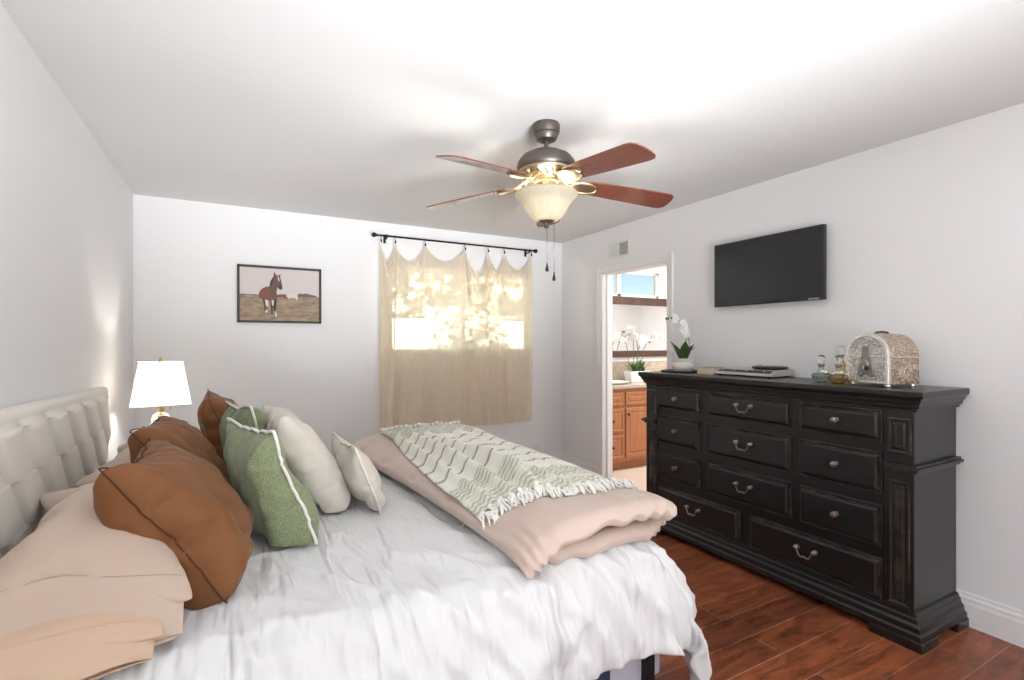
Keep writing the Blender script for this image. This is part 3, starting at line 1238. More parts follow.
def pillow(name, label, cat, mat, W, Hh, BN, BF, TN, seed, pressure=2.5, bend=.5, tension=15, shrink=0., flatten=1., group=None, sag=0., twist=0., floor=.628, zneg=1., zpos=1., fill=.10, boxy=.55, crumple=0., piping=None, warp=None):
    N, Mm = max(12, int(W / .0165)), max(12, int(Hh / .0165))
    bm, rim, loops = flat_pillow(W, Hh, N, Mm, seed)
    o = obj(name, bm, mat, smooth=True, recalc=False)
    sim(o, 30, 0, None, pressure, shrink, tension, bend, .3, False)
    m = pose(BN, BF, TN, W, Hh)
    c = m.translation.copy()
    for v in o.data.vertices:
        p = v.co.copy()
        p.z *= flatten * (zpos if p.z > 0 else zneg)
        sx, sy = p.x / (W / 2), p.y / (Hh / 2)
        p.x *= 1 + fill * max(0, 1 - sy * sy) * min(1, abs(sx)) ** 3
        p.y *= 1 + fill * max(0, 1 - sx * sx) * min(1, abs(sy)) ** 3
        cr = (1 - abs(noise.noise((p.x * 5.5 + p.y * 3 + seed, p.y * 4 - p.x * 2, seed * 1.7)))) ** 8
        p.z -= math.copysign(.018 * cr * min(1, abs(p.z) / .04), p.z)
        if crumple:
            q1 = noise.noise((p.x * 7 + p.y * 4 + seed, p.y * 2.2 - p.x * 1.4, 2.3 + (5 if p.z > 0 else 0)))
            q2 = noise.noise((p.x * 3 - p.y * 8, p.x * 3 + p.y * 2, 6.1 + (5 if p.z > 0 else 0)))
            p.z += math.copysign(crumple * (.6 - (1 - abs(q1)) ** 6 - .7 * (1 - abs(q2)) ** 8) * min(1, abs(p.z) / .04), p.z)
        fy = p.y / Hh + .5
        # settle: the lower half widens, the filling slumps
        p.z *= 1 + sag * (.5 - fy)
        p.z += .018 * noise.noise((p.x * 5 + seed, p.y * 5, seed)) * (1 if abs(p.z) > .01 else .4)
        p.z += twist * p.x * p.y
        if abs(p.z) > .004:
            for ax, q, half in ((0, sx, W / 2), (1, sy, Hh / 2)):
                t_ = max(0, min(1, (-q - .45) / .45))
                p.z *= 1 + boxy * t_ * (1.2 if p.z < 0 else .9)
                p[ax] += (-half * 1.0 - p[ax]) * .45 * boxy * t_
        if warp:
            p = warp(p)
        q = m @ p
        if q.z < floor:
            q.z = floor + (q.z - floor) * .06
        v.co = q - c
    o.location = c
    o.modifiers.new('sub', 'SUBSURF').render_levels = 1
    o.modifiers['sub'].levels = 0
    tag(o, label, cat, group)
    if piping:
        bm = B()
        vs = o.data.vertices
        pts = [vs[i].co + vs[i].co.normalized() * .005 for i in rim]
        pts.append(pts[0])
        tube(bm, [c + p for p in pts], piping[1], 6, cap=False)
        obj('seam' if 'seam' in piping[0] else 'lace_edge' if 'lace' in piping[0] else 'piping', bm, piping[0], o, smooth=True)
    return o, loops, rim

def sleeping(label, mat, hemmat, y0, y1, x0, x1, z, seed, th, cuff, lean=0., droop=0.):
    W, Hh = (y1 - y0), (x1 - x0)
    N, Mm = int(W / .018), int(Hh / .018)
    bm, rim, loops = flat_pillow(W, Hh, N, Mm, seed)
    o = obj('bed_pillow', bm, mat, smooth=True, recalc=False)
    co = sim(o, 30, 0, None, 2.2, -.02, 15, .5, .3, False)
    hz = max(abs(v.co.z) for v in o.data.vertices)
    k = th / 2 / hz
    c = Vector(((x0 + x1) / 2, (y0 + y1) / 2, z + th / 2))
    for v in o.data.vertices:
        p = v.co
        q = Vector((-p.y, p.x, p.z * k))
        # soft lumps and a flatter underside
        q.z += .010 * noise.noise((q.x * 5, q.y * 4, seed))
        q.z += lean * (-q.x)
        if q.z < -th * .36:
            q.z = -th * .36 + (q.z + th * .36) * .25
        f = max(0, min(1, (-W / 2 + .36 - q.y) / .36))
        q.z -= droop * f ** 1.6
        q.x *= 1 + .05 * max(0, 1 - (2 * q.y / W) ** 2)
        v.co = q
    o.location = c
    o.modifiers.new('sub', 'SUBSURF').render_levels = 1
    o.modifiers['sub'].levels = 0
    tag(o, label, 'pillow', 'sleeping pillows by the headboard')
    # the open end of the case hangs past the filling
    if cuff:
        vs = o.data.vertices
        loop = [vs[i].co.copy() for i in loops[4]]
        for _ in range(4):
            loop = [(loop[a - 1] + loop[a] * 2 + loop[(a + 1) % len(loop)]) / 4 for a in range(len(loop))]
        cen = sum(loop, Vector()) / len(loop)
        bm = B()
        rings = []
        for q in range(9):
            f = q / 8
            rg = []
            for a, p in enumerate(loop):
                s = 1.03 if q == 0 else 1.025
                th_ = s * (1 - .80 * f ** .8)
                r = Vector((cen.x + (p.x - cen.x) * (1.01 + .02 * f), cen.y - cuff * f - .02 * f * noise.noise((p.x * 5, 3, seed)) + (p.y - cen.y) * (1 - f),
                            cen.z - (.03 + droop * .55) * f + (p.z - cen.z) * th_ + (.010 + .012 * f) * noise.noise((p.x * 9, f * 2, seed)) * f))
                rg.append(bm.verts.new(c + r))
            rings.append(rg)
        n = len(loop)
        for A, D in zip(rings, rings[1:]):
            for a in range(n):
                bm.faces.new((A[a], A[(a + 1) % n], D[(a + 1) % n], D[a]))
        obj('pillowcase_hem', bm, hemmat, o, smooth=True, solid=.004, subsurf=1)
        bm = B()
        pts = [c + cen + (p - cen) * 1.035 for p in loop]
        pts.append(pts[0])
        tube(bm, pts, .0022, 5, cap=False)
        obj('hem_stitching', bm, hemmat, o, smooth=True)
    return o

sleeping('peach bed pillow at the bottom of the near stack by the headboard', 'peach_cotton', 'peach_cotton', 1.38, 2.20, -.565, -.14, .645, 11, .115, .09, 0, .02)
sleeping('taupe cotton bed pillow on top of the near stack by the headboard', 'taupe_cotton', 'taupe_cotton', 1.45, 2.28, -.575, -.085, .725, 12, .21, .10, .10, .12)
sleeping('peach bed pillow at the bottom of the far stack by the headboard', 'peach_cotton', 'peach_cotton', 2.36, 3.16, -.52, -.12, .622, 13, .115, 0)
sleeping('taupe bed pillow on top of the far stack by the headboard', 'taupe_cotton', 'taupe_cotton', 2.34, 3.16, -.53, -.12, .735, 14, .20, 0, .06)

pillow('throw_pillow', 'large rust brown pillow nearest the camera, leaning on the taupe pillows', 'pillow', 'rust_velvet', .53, .51,
       (-.015, 1.60, .63), (.02, 2.1, .63), (-.30, 1.57, 1.02), 21, 6.0, .4, sag=.25, zpos=1.05, crumple=.020, piping=('rust_seam', .0022), group='rust brown throw pillows')
pillow('throw_pillow', 'rust brown pillow in the middle of the three brown ones', 'pillow', 'rust_velvet', .48, .52,
       (-.03, 2.12, .63), (.0, 2.55, .63), (-.33, 2.06, 1.08), 22, 4, .4, sag=.2, crumple=.018, piping=('rust_seam', .002), group='rust brown throw pillows')
pillow('throw_pillow', 'rust brown pillow farthest from the camera, beside the lamp', 'pillow', 'rust_velvet', .50, .53,
       (.08, 2.66, .63), (.06, 3.1, .63), (-.115, 2.60, 1.14), 23, 3.4, .4, sag=.2, crumple=.014, piping=('rust_seam', .002), group='rust brown throw pillows')
pillow('throw_pillow', 'sage green woven pillow in front with white trim along its edge', 'pillow', 'green_weave', .45, .47,
       (.265, 1.93, .63), (.12, 2.36, .63), (.085, 1.97, 1.06), 24, 5, .5, sag=.25, zneg=1.25, zpos=.6, piping=('white_yarn', .006), group='sage green throw pillows')
pillow('throw_pillow', 'sage green woven pillow standing behind the front green one', 'pillow', 'green_weave', .45, .49,
       (.20, 2.44, .63), (.08, 2.86, .63), (.04, 2.42, 1.13), 25, 3, .5, sag=.2, piping=('white_yarn', .006), group='sage green throw pillows')
pillow('throw_pillow', 'large plain cream pillow beside the green pillows', 'pillow', 'cream_linen', .52, .52,
       (.43, 2.24, .63), (.38, 2.74, .63), (.15, 2.27, 1.08), 26, 4, .5, sag=.25, zneg=1.0, zpos=.9, boxy=.3, crumple=.012)
lum, _, _ = pillow('lumbar_pillow', 'small off white pillow with lace end lying in front of the cream pillow', 'pillow', 'cream_linen', .46, .30,
       (.545, 2.17, .63), (.53, 2.63, .63), (.455, 2.20, .88), 27, 3.0, .5, sag=.15, fill=.24, boxy=.22, piping=('lace_linen', .0055))
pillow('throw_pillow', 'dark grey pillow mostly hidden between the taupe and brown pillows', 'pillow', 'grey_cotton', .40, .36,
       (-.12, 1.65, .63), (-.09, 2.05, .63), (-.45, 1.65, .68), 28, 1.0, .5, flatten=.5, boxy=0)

# ------------------------------------------------------------------ ceiling fan
def build_fan():
    cx, cy = 1.345, 2.10
    t = thing('ceiling_fan', 'five blade ceiling fan with glass bowl light hanging from the ceiling', 'ceiling fan', (cx, cy, H))
    c = (cx, cy, 0)
    obj('canopy', lathe(B(), [(0, H), (.064, H), (.067, H - .006), (.067, H - .030), (.063, H - .046), (.057, H - .050), (.057, H - .060), (.048, H - .078), (.030, H - .086), (.0, H - .086)], c, 40), 'bronze', t, smooth=True, angle=35)
    obj('downrod', lathe(B(), [(.011, H - .08), (.011, 2.315), (.024, 2.312), (.027, 2.295), (.0, 2.295)], c, 20), 'bronze', t, smooth=True, angle=40)
    hous = obj('motor_housing', lathe(B(), [(0, 2.302), (.045, 2.302), (.085, 2.296), (.120, 2.278), (.141, 2.250), (.146, 2.228), (.142, 2.212), (.136, 2.206), (.0, 2.206)], c, 48), 'bronze', t, smooth=True, angle=40)
    bm = B()
    lathe(bm, [(0, 2.208), (.137, 2.208), (.135, 2.198), (.118, 2.186), (.085, 2.172), (.078, 2.158), (.0, 2.158)], c, 48)
    obj('housing_skirt', bm, 'fan_brass', t, smooth=True, angle=40)
    bm = B()
    for k in range(20):
        a = 2 * PI * k / 20
        tube(bm, [(cx + .120 * math.cos(a), cy + .120 * math.sin(a), 2.190), (cx + .090 * math.cos(a + .12), cy + .090 * math.sin(a + .12), 2.173)], .005, 6)
    obj('vent_ribs', bm, 'bronze', hous, smooth=True)
    obj('light_fitter', lathe(B(), [(0, 2.160), (.060, 2.160), (.064, 2.152), (.052, 2.146), (.052, 2.108), (.058, 2.104), (.058, 2.092), (.0, 2.092)], c, 32), 'fan_brass', t, smooth=True, angle=40)
    # bowl: open shell
    outer = [(.040, 1.962), (.058, 1.966), (.080, 1.984), (.100, 2.012), (.116, 2.042), (.134, 2.066), (.152, 2.080), (.158, 2.090), (.153, 2.098)]
    inner = [(r - .006, z + .004) for r, z in outer[::-1]]
    bm = B()
    rings = []
    n = 56
    for r, z in outer + inner:
        rings.append([bm.verts.new((cx + r * math.cos(2 * PI * k / n), cy + r * math.sin(2 * PI * k / n), z)) for k in range(n)])
    rings.append(rings[0])
    for A, D in zip(rings, rings[1:]):
        for k in range(n):
            bm.faces.new((A[k], A[(k + 1) % n], D[(k + 1) % n], D[k]))
    obj('glass_bowl', bm, 'frosted_bowl', t, smooth=True)
    obj('finial', lathe(B(), [(0, 1.972), (.040, 1.972), (.042, 1.964), (.030, 1.956), (.014, 1.950), (.010, 1.942), (.013, 1.935), (.008, 1.927), (0, 1.925)], c, 24), 'bronze', t, smooth=True, angle=40)
    for dx, zb in ((-.012, 1.712), (.014, 1.665)):
        bm = B()
        px, py = cx + dx * .9 + .01, cy - .02 - dx
        tube(bm, [(px, py, 1.955), (px, py, zb + .04)], .0016, 6)
        z = 1.95
        ch = obj('pull_chain', bm, 'pewter', t, smooth=True)
        bm = B()
        lathe(bm, [(0, zb + .046), (.003, zb + .044), (.0045, zb + .03), (.009, zb + .012), (.0085, zb + .003), (0, zb)], (px, py, 0), 14)
        obj('pull_weight', bm, 'black_plastic', ch, smooth=True)
    # blades
    base = PI / 2 - YAW - math.radians(5)
    first = None
    for k in range(5):
        a = base + k * 2 * PI / 5
        if first is None:
            t0 = B()
            out = []
            r0, r1 = .205, .675
            prof = [(r0, .050), (r0 + .02, .060), (.35, .066), (.55, .072), (r1 - .06, .074), (r1 - .025, .070), (r1 - .006, .052), (r1, .022)]
            up = [(x, y) for x, y in prof]
            out = up + [(x, -y) for x, y in up[::-1]]
            prism(t0, out, 2, -.003, .003)
            me_loc = Matrix.Rotation(math.radians(5.5), 4, 'Y') @ Matrix.Rotation(math.radians(-13), 4, 'X')
            tb = B()
            merge(tb, t0, me_loc)
            for v in tb.verts:
                v.co.z += 2.163 - H
            bl = bpy.data.objects.new('blade', bpy.data.meshes.new('blade'))
            bmesh.ops.recalc_face_normals(tb, faces=tb.faces[:])
            tb.to_mesh(bl.data)
            tb.free()
            bl.data.materials.append(M['blade_wood'])
            bm_ = bl.modifiers.new('bevel', 'BEVEL')
            bm_.width = .002
            bm_.segments = 2
            C.objects.link(bl)
            bl.parent = t
            # iron: arm from the motor, open loop plate under the blade
            tt = B()
            for s in (-1, 1):
                pts = [(.085, s * .012, .028), (.115, s * .020, .012), (.145, s * .034, -.004), (.18, s * .045, -.008), (.22, s * .043, -.008), (.255, s * .024, -.008), (.265, 0, -.008)]
                tube(tt, pts, [.008, .008, .007, .007, .007, .007, .007], 8)
            tube(tt, [(.07, 0, .030), (.11, 0, .020), (.15, 0, .0)], [.014, .012, .008], 8)
            plate = [(.19 + .075 * math.cos(q * PI / 10), .034 * math.sin(q * PI / 10)) for q in range(20)]
            prism(tt, plate, 2, -.010, -.004)
            t2 = B()
            merge(t2, tt, me_loc)
            for v in t2.verts:
                v.co.z += 2.163 - H
            ir = bpy.data.objects.new('blade_iron', bpy.data.meshes.new('blade_iron'))
            bmesh.ops.recalc_face_normals(t2, faces=t2.faces[:])
            t2.to_mesh(ir.data)
            t2.free()
            ir.data.materials.append(M['fan_brass'])
            ir.data.shade_smooth()
            ir.data.set_sharp_from_angle(angle=.7)
            C.objects.link(ir)
            ir.parent = bl
            first = bl
        else:
            bl = copy_tree(first, t)
        bl.rotation_euler = (0, 0, a)
    light('fan_bulb', 'POINT', (cx, cy, 2.055), 9, (1, .93, .82), radius=.035)
build_fan()

# ------------------------------------------------------------------ curtain and rod
def build_curtain():
    ry, rz = 4.44, 2.305
    t = thing('curtain_rod', 'thin black curtain rod with round finials above the window', 'curtain rod', (1.93, YB, rz))
    obj('rod', tube(B(), [(1.075, ry, rz), (2.70, ry, rz)], .0085, 12), 'black_metal', t, smooth=True, angle=50)
    for x, s in ((1.075, -1), (2.70, 1)):
        bm = B()
        sphere(bm, (x + s * .014, ry, rz), .021, 10)
        tube(bm, [(x - s * .012, ry, rz), (x, ry, rz)], .013, 12)
        obj('finial', bm, 'black_metal', t)
    for x in (1.175, 2.64):
        bm = B()
        box(bm, (x - .012, YB - .006, rz - .05), (x + .012, YB, rz + .03), .002)
        tube(bm, [(x, YB - .004, rz - .02), (x, ry + .01, rz - .02), (x, ry, rz - .012)], .006, 8)
        tube(bm, [(x - .008, ry, rz), (x + .008, ry, rz)], .013, 12)
        obj('bracket', bm, 'black_metal', t, smooth=True, angle=50)
    pins = [1.121, 1.246, 1.524, 1.922, 2.167, 2.344, 2.657]
    sag = [.16, .15, .13, .19, .16, .15]
    top = rz - .052
    # cloth: cut wider than the rod span so that it sags between the clips
    segs = []
    for a, b, s in zip(pins, pins[1:], sag):
        w = b - a
        segs.append(w + 8 / 3 * s * s / w * .9 + .01)
    tot = sum(segs)
    NX, NZ = 116, 76
    cum = [0]
    for s in segs:
        cum.append(cum[-1] + s)
    zb = .575
    bm = B()
    g = []
    pin_idx = []
    for i in range(NX + 1):
        w = tot * i / NX
        k = min(5, max(q for q in range(6) if cum[q] <= w + 1e-9))
        f = (w - cum[k]) / segs[k]
        x = pins[k] + (pins[k + 1] - pins[k]) * f
        row = []
        for j in range(NZ + 1):
            v = j / NZ                      # 0 top
            dip = 4 * f * (1 - f)
            amp = (.5 if k in (0, 3, 4) else .30) * (segs[k] - (pins[k + 1] - pins[k])) ** .5
            dy = -amp * .55 * math.sin(PI * f) ** 2 * (1 - .6 * v) * (1 if k % 2 else .55)
            z = top - sag[k] * dip * (1 - v) ** 2 - (top - zb) * v - (.025 * (1 - x / 2.65) * v)
            row.append(bm.verts.new((x, ry - .012 + dy + .004 * noise.noise((x * 9, z * 3, 1)), z)))
        g.append(row)
    for i in range(NX):
        for j in range(NZ):
            bm.faces.new((g[i][j], g[i + 1][j], g[i + 1][j + 1], g[i][j + 1]))
    bm.verts.index_update()
    for p, cm in zip(pins, cum):
        i = min(NX, round(cm / tot * NX))
        pin_idx.append(g[i][0].index)
        g[i][0].co.x, g[i][0].co.z, g[i][0].co.y = p, top, ry - .012
    o = obj('curtain', bm, 'curtain_linen', smooth=True)
    vg = o.vertex_groups.new(name='pin')
    vg.add(pin_idx, 1, 'REPLACE')
    sim(o, 45, 1, 'pin', 0, 0, 20, .5, .25, False, 4)
    for m in list(o.modifiers):
        o.modifiers.remove(m)
    # soft vertical folds that fall from the clips
    for v in o.data.vertices:
        x, z = v.co.x, v.co.z
        f = max(0, min(1, (top - z) / .3))
        for p, a, w in ((1.19, .05, .045), (1.30, .02, .03), (1.60, .016, .05), (1.95, .028, .035), (2.13, .05, .04), (2.24, .03, .03), (2.37, .035, .035), (2.55, .016, .05)):
            pp = p + .03 * math.sin(z * 2.2 + p * 3)
            v.co.y -= f * a * math.exp(-((x - pp) / w) ** 2) * (.7 + .3 * (top - z))
    o.modifiers.new('sub', 'SUBSURF').render_levels = 1
    o.modifiers['sub'].levels = 0
    tag(o, 'single beige linen curtain panel hanging by clips over the window', 'curtain')
    for p in pins:
        bm = B()
        ring = [(p, ry + .014 * math.cos(q * PI / 8), rz - .006 + .016 * math.sin(q * PI / 8)) for q in range(17)]
        tube(bm, ring, .0018, 6, cap=False)
        tube(bm, [(p, ry, rz - .022), (p, ry - .006, rz - .036)], .0018, 6)
        box(bm, (p - .006, ry - .018, top - .008), (p + .006, ry - .006, rz - .034), .002)
        obj('clip_ring', bm, 'black_metal', o, smooth=True, angle=50)
build_curtain()

# ------------------------------------------------------------------ framed horse picture
def build_picture():
    x0, x1, z0, z1 = .010, .635, 1.522, 1.981
    t = thing('framed_picture', 'framed photograph of a brown horse in a field on the back wall', 'picture', ((x0 + x1) / 2, YB, z0))
    bm = B()
    fw = .018
    yf = YB - .028
    for (a, b) in (((x0, z0), (x1, z0 + fw)), ((x0, z1 - fw), (x1, z1)), ((x0, z0), (x0 + fw, z1)), ((x1 - fw, z0), (x1, z1))):
        box(bm, (a[0], yf, a[1]), (b[0], YB, b[1]), .002)
    obj('frame', bm, 'picture_frame', t)
    cols = [('print_sky', (.62, .56, .55)), ('print_field', (.40, .29, .19)), ('print_trees', (.13, .12, .10)), ('print_bay', (.185, .065, .040)),
            ('print_dark', (.035, .022, .02)), ('print_white', (.66, .60, .56)), ('print_face', (.12, .060, .045))]
    for n, c in cols:
        pm(n, c, .5, var=((14, tuple(q * .55 for q in c)) if n == 'print_field' else None), stretch=((1, 1, 3) if n == 'print_field' else (1, 1, 1)))
    bm = B()
    lay = [0]
    ix0, ix1, iz0, iz1 = x0 + fw - .002, x1 - fw + .002, z0 + fw - .002, z1 - fw + .002
    # picture coordinates taken from the print: u,v in 0..1
    def P(u, v, d):
        return bm.verts.new((ix0 + (ix1 - ix0) * u, YB - .016 - d, iz1 - (iz1 - iz0) * v))
    def poly(pts, mi):
        lay[0] += 1
        f = bm.faces.new([P(u, v, .0003 * lay[0]) for u, v in pts])
        f.material_index = mi
    poly([(0, 0), (1, 0), (1, .53), (0, .53)], 0)
    poly([(0, .52), (.25, .525), (.6, .52), (1, .525), (1, 1), (0, 1)], 1)
    poly([(.0, .525), (.02, .50), (.1, .51), (.2, .505), (.24, .525)], 2)
    poly([(.70, .525), (.73, .455), (.78, .465), (.83, .45), (.88, .47), (.95, .49), (.98, .525)], 2)
    # far horses
    poly([(.45, .50), (.52, .485), (.57, .49), (.58, .55), (.55, .55), (.53, .54), (.48, .545), (.45, .56)], 3)
    poly([(.57, .53), (.60, .47), (.66, .455), (.71, .48), (.72, .56), (.70, .60), (.69, .55), (.62, .55), (.61, .60), (.60, .55)], 5)
    # horse: legs, rump, barrel, chest, neck, head
    poly([(.275, .60), (.32, .58), (.335, .70), (.325, .80), (.30, .82), (.295, .72)], 4)
    poly([(.37, .60), (.40, .60), (.405, .74), (.40, .86), (.385, .88), (.375, .74)], 4)
    poly([(.225, .53), (.235, .46), (.265, .40), (.31, .36), (.36, .345), (.42, .36), (.45, .45), (.455, .56), (.44, .62), (.40, .64), (.34, .62), (.28, .60), (.24, .57)], 3)
    poly([(.31, .60), (.34, .62), (.345, .72), (.33, .80), (.335, .84), (.31, .84), (.315, .78), (.30, .70)], 3)
    poly([(.305, .60), (.345, .61), (.35, .72), (.33, .74), (.315, .70)], 5)
    poly([(.41, .60), (.45, .58), (.445, .72), (.435, .82), (.445, .90), (.425, .91), (.415, .80), (.405, .70)], 4)
    poly([(.385, .61), (.415, .61), (.41, .70), (.395, .72)], 5)
    poly([(.425, .82), (.44, .82), (.455, .91), (.43, .92)], 5)
    poly([(.315, .79), (.335, .79), (.34, .84), (.31, .845)], 5)
    poly([(.36, .36), (.365, .28), (.39, .20), (.43, .14), (.47, .20), (.475, .30), (.45, .42), (.44, .56), (.40, .57), (.37, .48)], 6)
    poly([(.36, .34), (.375, .24), (.41, .15), (.425, .16), (.40, .24), (.385, .36)], 4)
    poly([(.41, .16), (.44, .12), (.49, .15), (.505, .22), (.52, .33), (.515, .385), (.49, .40), (.465, .36), (.44, .30), (.42, .24)], 6)
    poly([(.47, .33), (.515, .33), (.52, .385), (.495, .405), (.47, .38)], 4)
    poly([(.46, .15), (.475, .16), (.485, .23), (.475, .25), (.465, .20)], 5)
    poly([(.412, .155), (.413, .09), (.425, .075), (.438, .13)], 4)
    poly([(.475, .14), (.485, .11), (.497, .115), (.492, .16)], 4)
    obj('print', bm, [c[0] for c in cols], t, recalc=False)
    obj('backing', box(B(), (x0 + .004, YB - .013, z0 + .004), (x1 - .004, YB, z1 - .004)), 'picture_frame', t)
build_picture()

# ------------------------------------------------------------------ nightstand and lamp
def build_lamp():
    cx, cy = -.40, 3.72
    t = thing('nightstand', 'small wooden nightstand in the corner under the white table lamp', 'nightstand', (cx + .03, cy, 0))
    x0, x1, y0, y1 = XL + .02, -.16, 3.56, 3.98
    obj('body', box(B(), (x0 + .01, y0 + .01, .14), (x1 - .01, y1 - .01, .53), .004), 'nightstand_wood', t)
    obj('top', box(B(), (x0, y0, .53), (x1, y1, .555), .004), 'nightstand_wood', t)
    for z in (.17, .355):
        d = obj('drawer', panel(B(), (x1 - .01, y0 + .03, z), (0, 1, 0), (0, 0, 1), (1, 0, 0), y1 - y0 - .06, .165, [(0, -.003), (0, .012), (.004, .016), (.02, .016)]), 'nightstand_wood', t)
        bm = B()
        sphere(bm, (x1 + .018, cy, z + .083), .013, 8)
        tube(bm, [(x1, cy, z + .083), (x1 + .014, cy, z + .083)], .006, 10)
        obj('knob', bm, 'brass', d)
    for x in (x0 + .03, x1 - .03):
        for y in (y0 + .03, y1 - .03):
            obj('leg', tube(B(), [(x, y, 0), (x, y, .14)], [.013, .02], 12), 'nightstand_wood', t, smooth=True, angle=50)
    t = thing('table_lamp', 'white table lamp with lit square tapered shade in the corner', 'lamp', (cx, cy, .555))
    c = (cx, cy, 0)
    obj('base', lathe(B(), [(0, .555), (.075, .555), (.075, .575), (.060, .580), (.050, .60), (.055, .70), (.056, .80), (.048, .90), (.040, .925), (.0, .93)], c, 36), 'ceramic', t, smooth=True, angle=40)
    obj('neck', lathe(B(), [(0, .925), (.028, .925), (.028, .935), (.017, .940), (.017, .985), (.010, .99), (.010, 1.03), (0, 1.03)], c, 24), 'brass', t, smooth=True, angle=40)
    bm = B()
    for s in (-1, 1):
        tube(bm, [(cx + s * .05, cy - .01, .955), (cx + s * .05, cy - .01, 1.03)], .004, 6)
        tube(bm, [(cx, cy, 1.02), (cx + s * .05, cy - .01, 1.03)], .004, 6)
    obj('socket', bm, 'brass', t, smooth=True)
    # shade with cut corners
    zb, zt = .990, 1.243
    bm = B()
    rings = []
    ca = math.radians(8)
    def ring(hw, z):
        k = hw * .78
        pts = [(hw, -k), (hw, k), (k, hw), (-k, hw), (-hw, k), (-hw, -k), (-k, -hw), (k, -hw)]
        return [bm.verts.new((cx + x * math.cos(ca) - y * math.sin(ca), cy + x * math.sin(ca) + y * math.cos(ca), z)) for x, y in pts]
    rings = [ring(.150, zb), ring(.130, (zb + zt) / 2), ring(.110, zt)]
    for A, D in zip(rings, rings[1:]):
        for k in range(8):
            bm.faces.new((A[k], A[(k + 1) % 8], D[(k + 1) % 8], D[k]))
    sh = obj('lamp_shade', bm, 'lamp_shade_fabric', t, solid=.002)
    for hw, z in ((.151, zb), (.111, zt)):
        bm = B()
        k = hw * .78
        pts = [(hw, -k), (hw, k), (k, hw), (-k, hw), (-hw, k), (-hw, -k), (-k, -hw), (k, -hw), (hw, -k)]
        tube(bm, [(cx + x * math.cos(ca) - y * math.sin(ca), cy + x * math.sin(ca) + y * math.cos(ca), z) for x, y in pts], .003, 6)
        obj('rim', bm, 'white_linen', sh)
    bm = B()
    for k in range(3):
        a = k * 2 * PI / 3
        tube(bm, [(cx, cy, zt - .012), (cx + .11 * math.cos(a), cy + .11 * math.sin(a), zt - .004)], .002, 6)
    tube(bm, [(cx, cy, 1.02), (cx, cy, zt)], .003, 6)
    obj('harp', bm, 'brass', t)
    obj('finial', lathe(B(), [(0, zt - .01), (.012, zt - .01), (.012, zt + .012), (.006, zt + .016), (.010, zt + .024), (.0, zt + .030)], c, 16), 'brass', t, smooth=True)
    light('lamp_bulb', 'POINT', (cx, cy, 1.10), 4.5, (1, .95, .88), radius=.03)
build_lamp()

# ------------------------------------------------------------------ things on the right wall
def build_tv():
    y0, y1, z0, z1 = 1.717, 2.494, 1.618, 2.064
    xf = 3.035
    t = thing('television', 'flat black television mounted on the wall above the dresser', 'television', (XR, (y0 + y1) / 2, z0))
    obj('housing', box(B(), (xf, y0, z0), (xf + .030, y1, z1), .005), 'black_plastic', t)
    obj('screen', box(B(), (xf - .0012, y0 + .012, z0 + .018), (xf + .004, y1 - .012, z1 - .012)), 'screen', t)
    bm = B()
    for k in range(6):
        box(bm, (xf - .002, y0 + .030 + k * .0105, z0 + .005), (xf, y0 + .038 + k * .0105, z0 + .012))
    obj('maker_mark', bm, 'silver_plastic', t)
    bm = B()
    box(bm, (xf + .03, (y0 + y1) / 2 - .15, z0 + .08), (XR, (y0 + y1) / 2 + .15, z1 - .10), .004)
    obj('wall_mount', bm, 'black_metal', t)
build_tv()

def build_vent():
    y0, y1, z0, z1 = 3.46, 3.745, 2.155, 2.292
    t = thing('air_vent', 'white wall vent with two louvered halves above the doorway', 'vent', (XR, (y0 + y1) / 2, z0))
    bm = B()
    ym = (y0 + y1) / 2
    for (a, b) in (((y0, z0), (y1, z0 + .014)), ((y0, z1 - .014), (y1, z1)), ((y0, z0), (y0 + .014, z1)), ((y1 - .014, z0), (y1, z1)), ((ym - .006, z0), (ym + .006, z1))):
        box(bm, (XR - .010, a[0], a[1]), (XR, b[0], b[1]), .002)
    obj('frame', bm, 'white_plastic', t)
    obj('duct_opening', box(B(), (XR - .002, y0 + .005, z0 + .005), (XR, y1 - .005, z1 - .005)), 'dark_gap', t)
    for h, (a, b) in enumerate(((y0 + .014, ym - .006), (ym + .006, y1 - .014))):
        for k in range(9):
            z = z0 + .020 + k * .0122
            bm = B()
            d = .006 if h else .0035
            prism(bm, [(XR - .009, z + d), (XR - .009, z + d + .0022), (XR - .001, z - d * .3 + .0022), (XR - .001, z - d * .3)], 1, a, b)
            if h:
                box(bm, (XR - .004, a, z - .004), (XR - .003, b, z + .008))
            obj('louver', bm, 'white_plastic', t)
build_vent()

t = thing('wall_outlet', 'small white electrical outlet low on the back wall', 'outlet', (2.785, YB, .24))
obj('plate', box(B(), (2.75, YB - .006, .185), (2.82, YB, .30), .002), 'white_plastic', t)
for z in (.222, .264):
    s_ = obj('socket', box(B(), (2.77, YB - .009, z - .014), (2.80, YB - .005, z + .014), .003), 'white_plastic', t)
    bm = B()
    for x in (2.779, 2.791):
        box(bm, (x - .001, YB - .0095, z - .005), (x + .001, YB - .0088, z + .006))
    obj('slot', bm, 'dark_gap', s_)

# ------------------------------------------------------------------ things on the dresser
TZ = 1.146

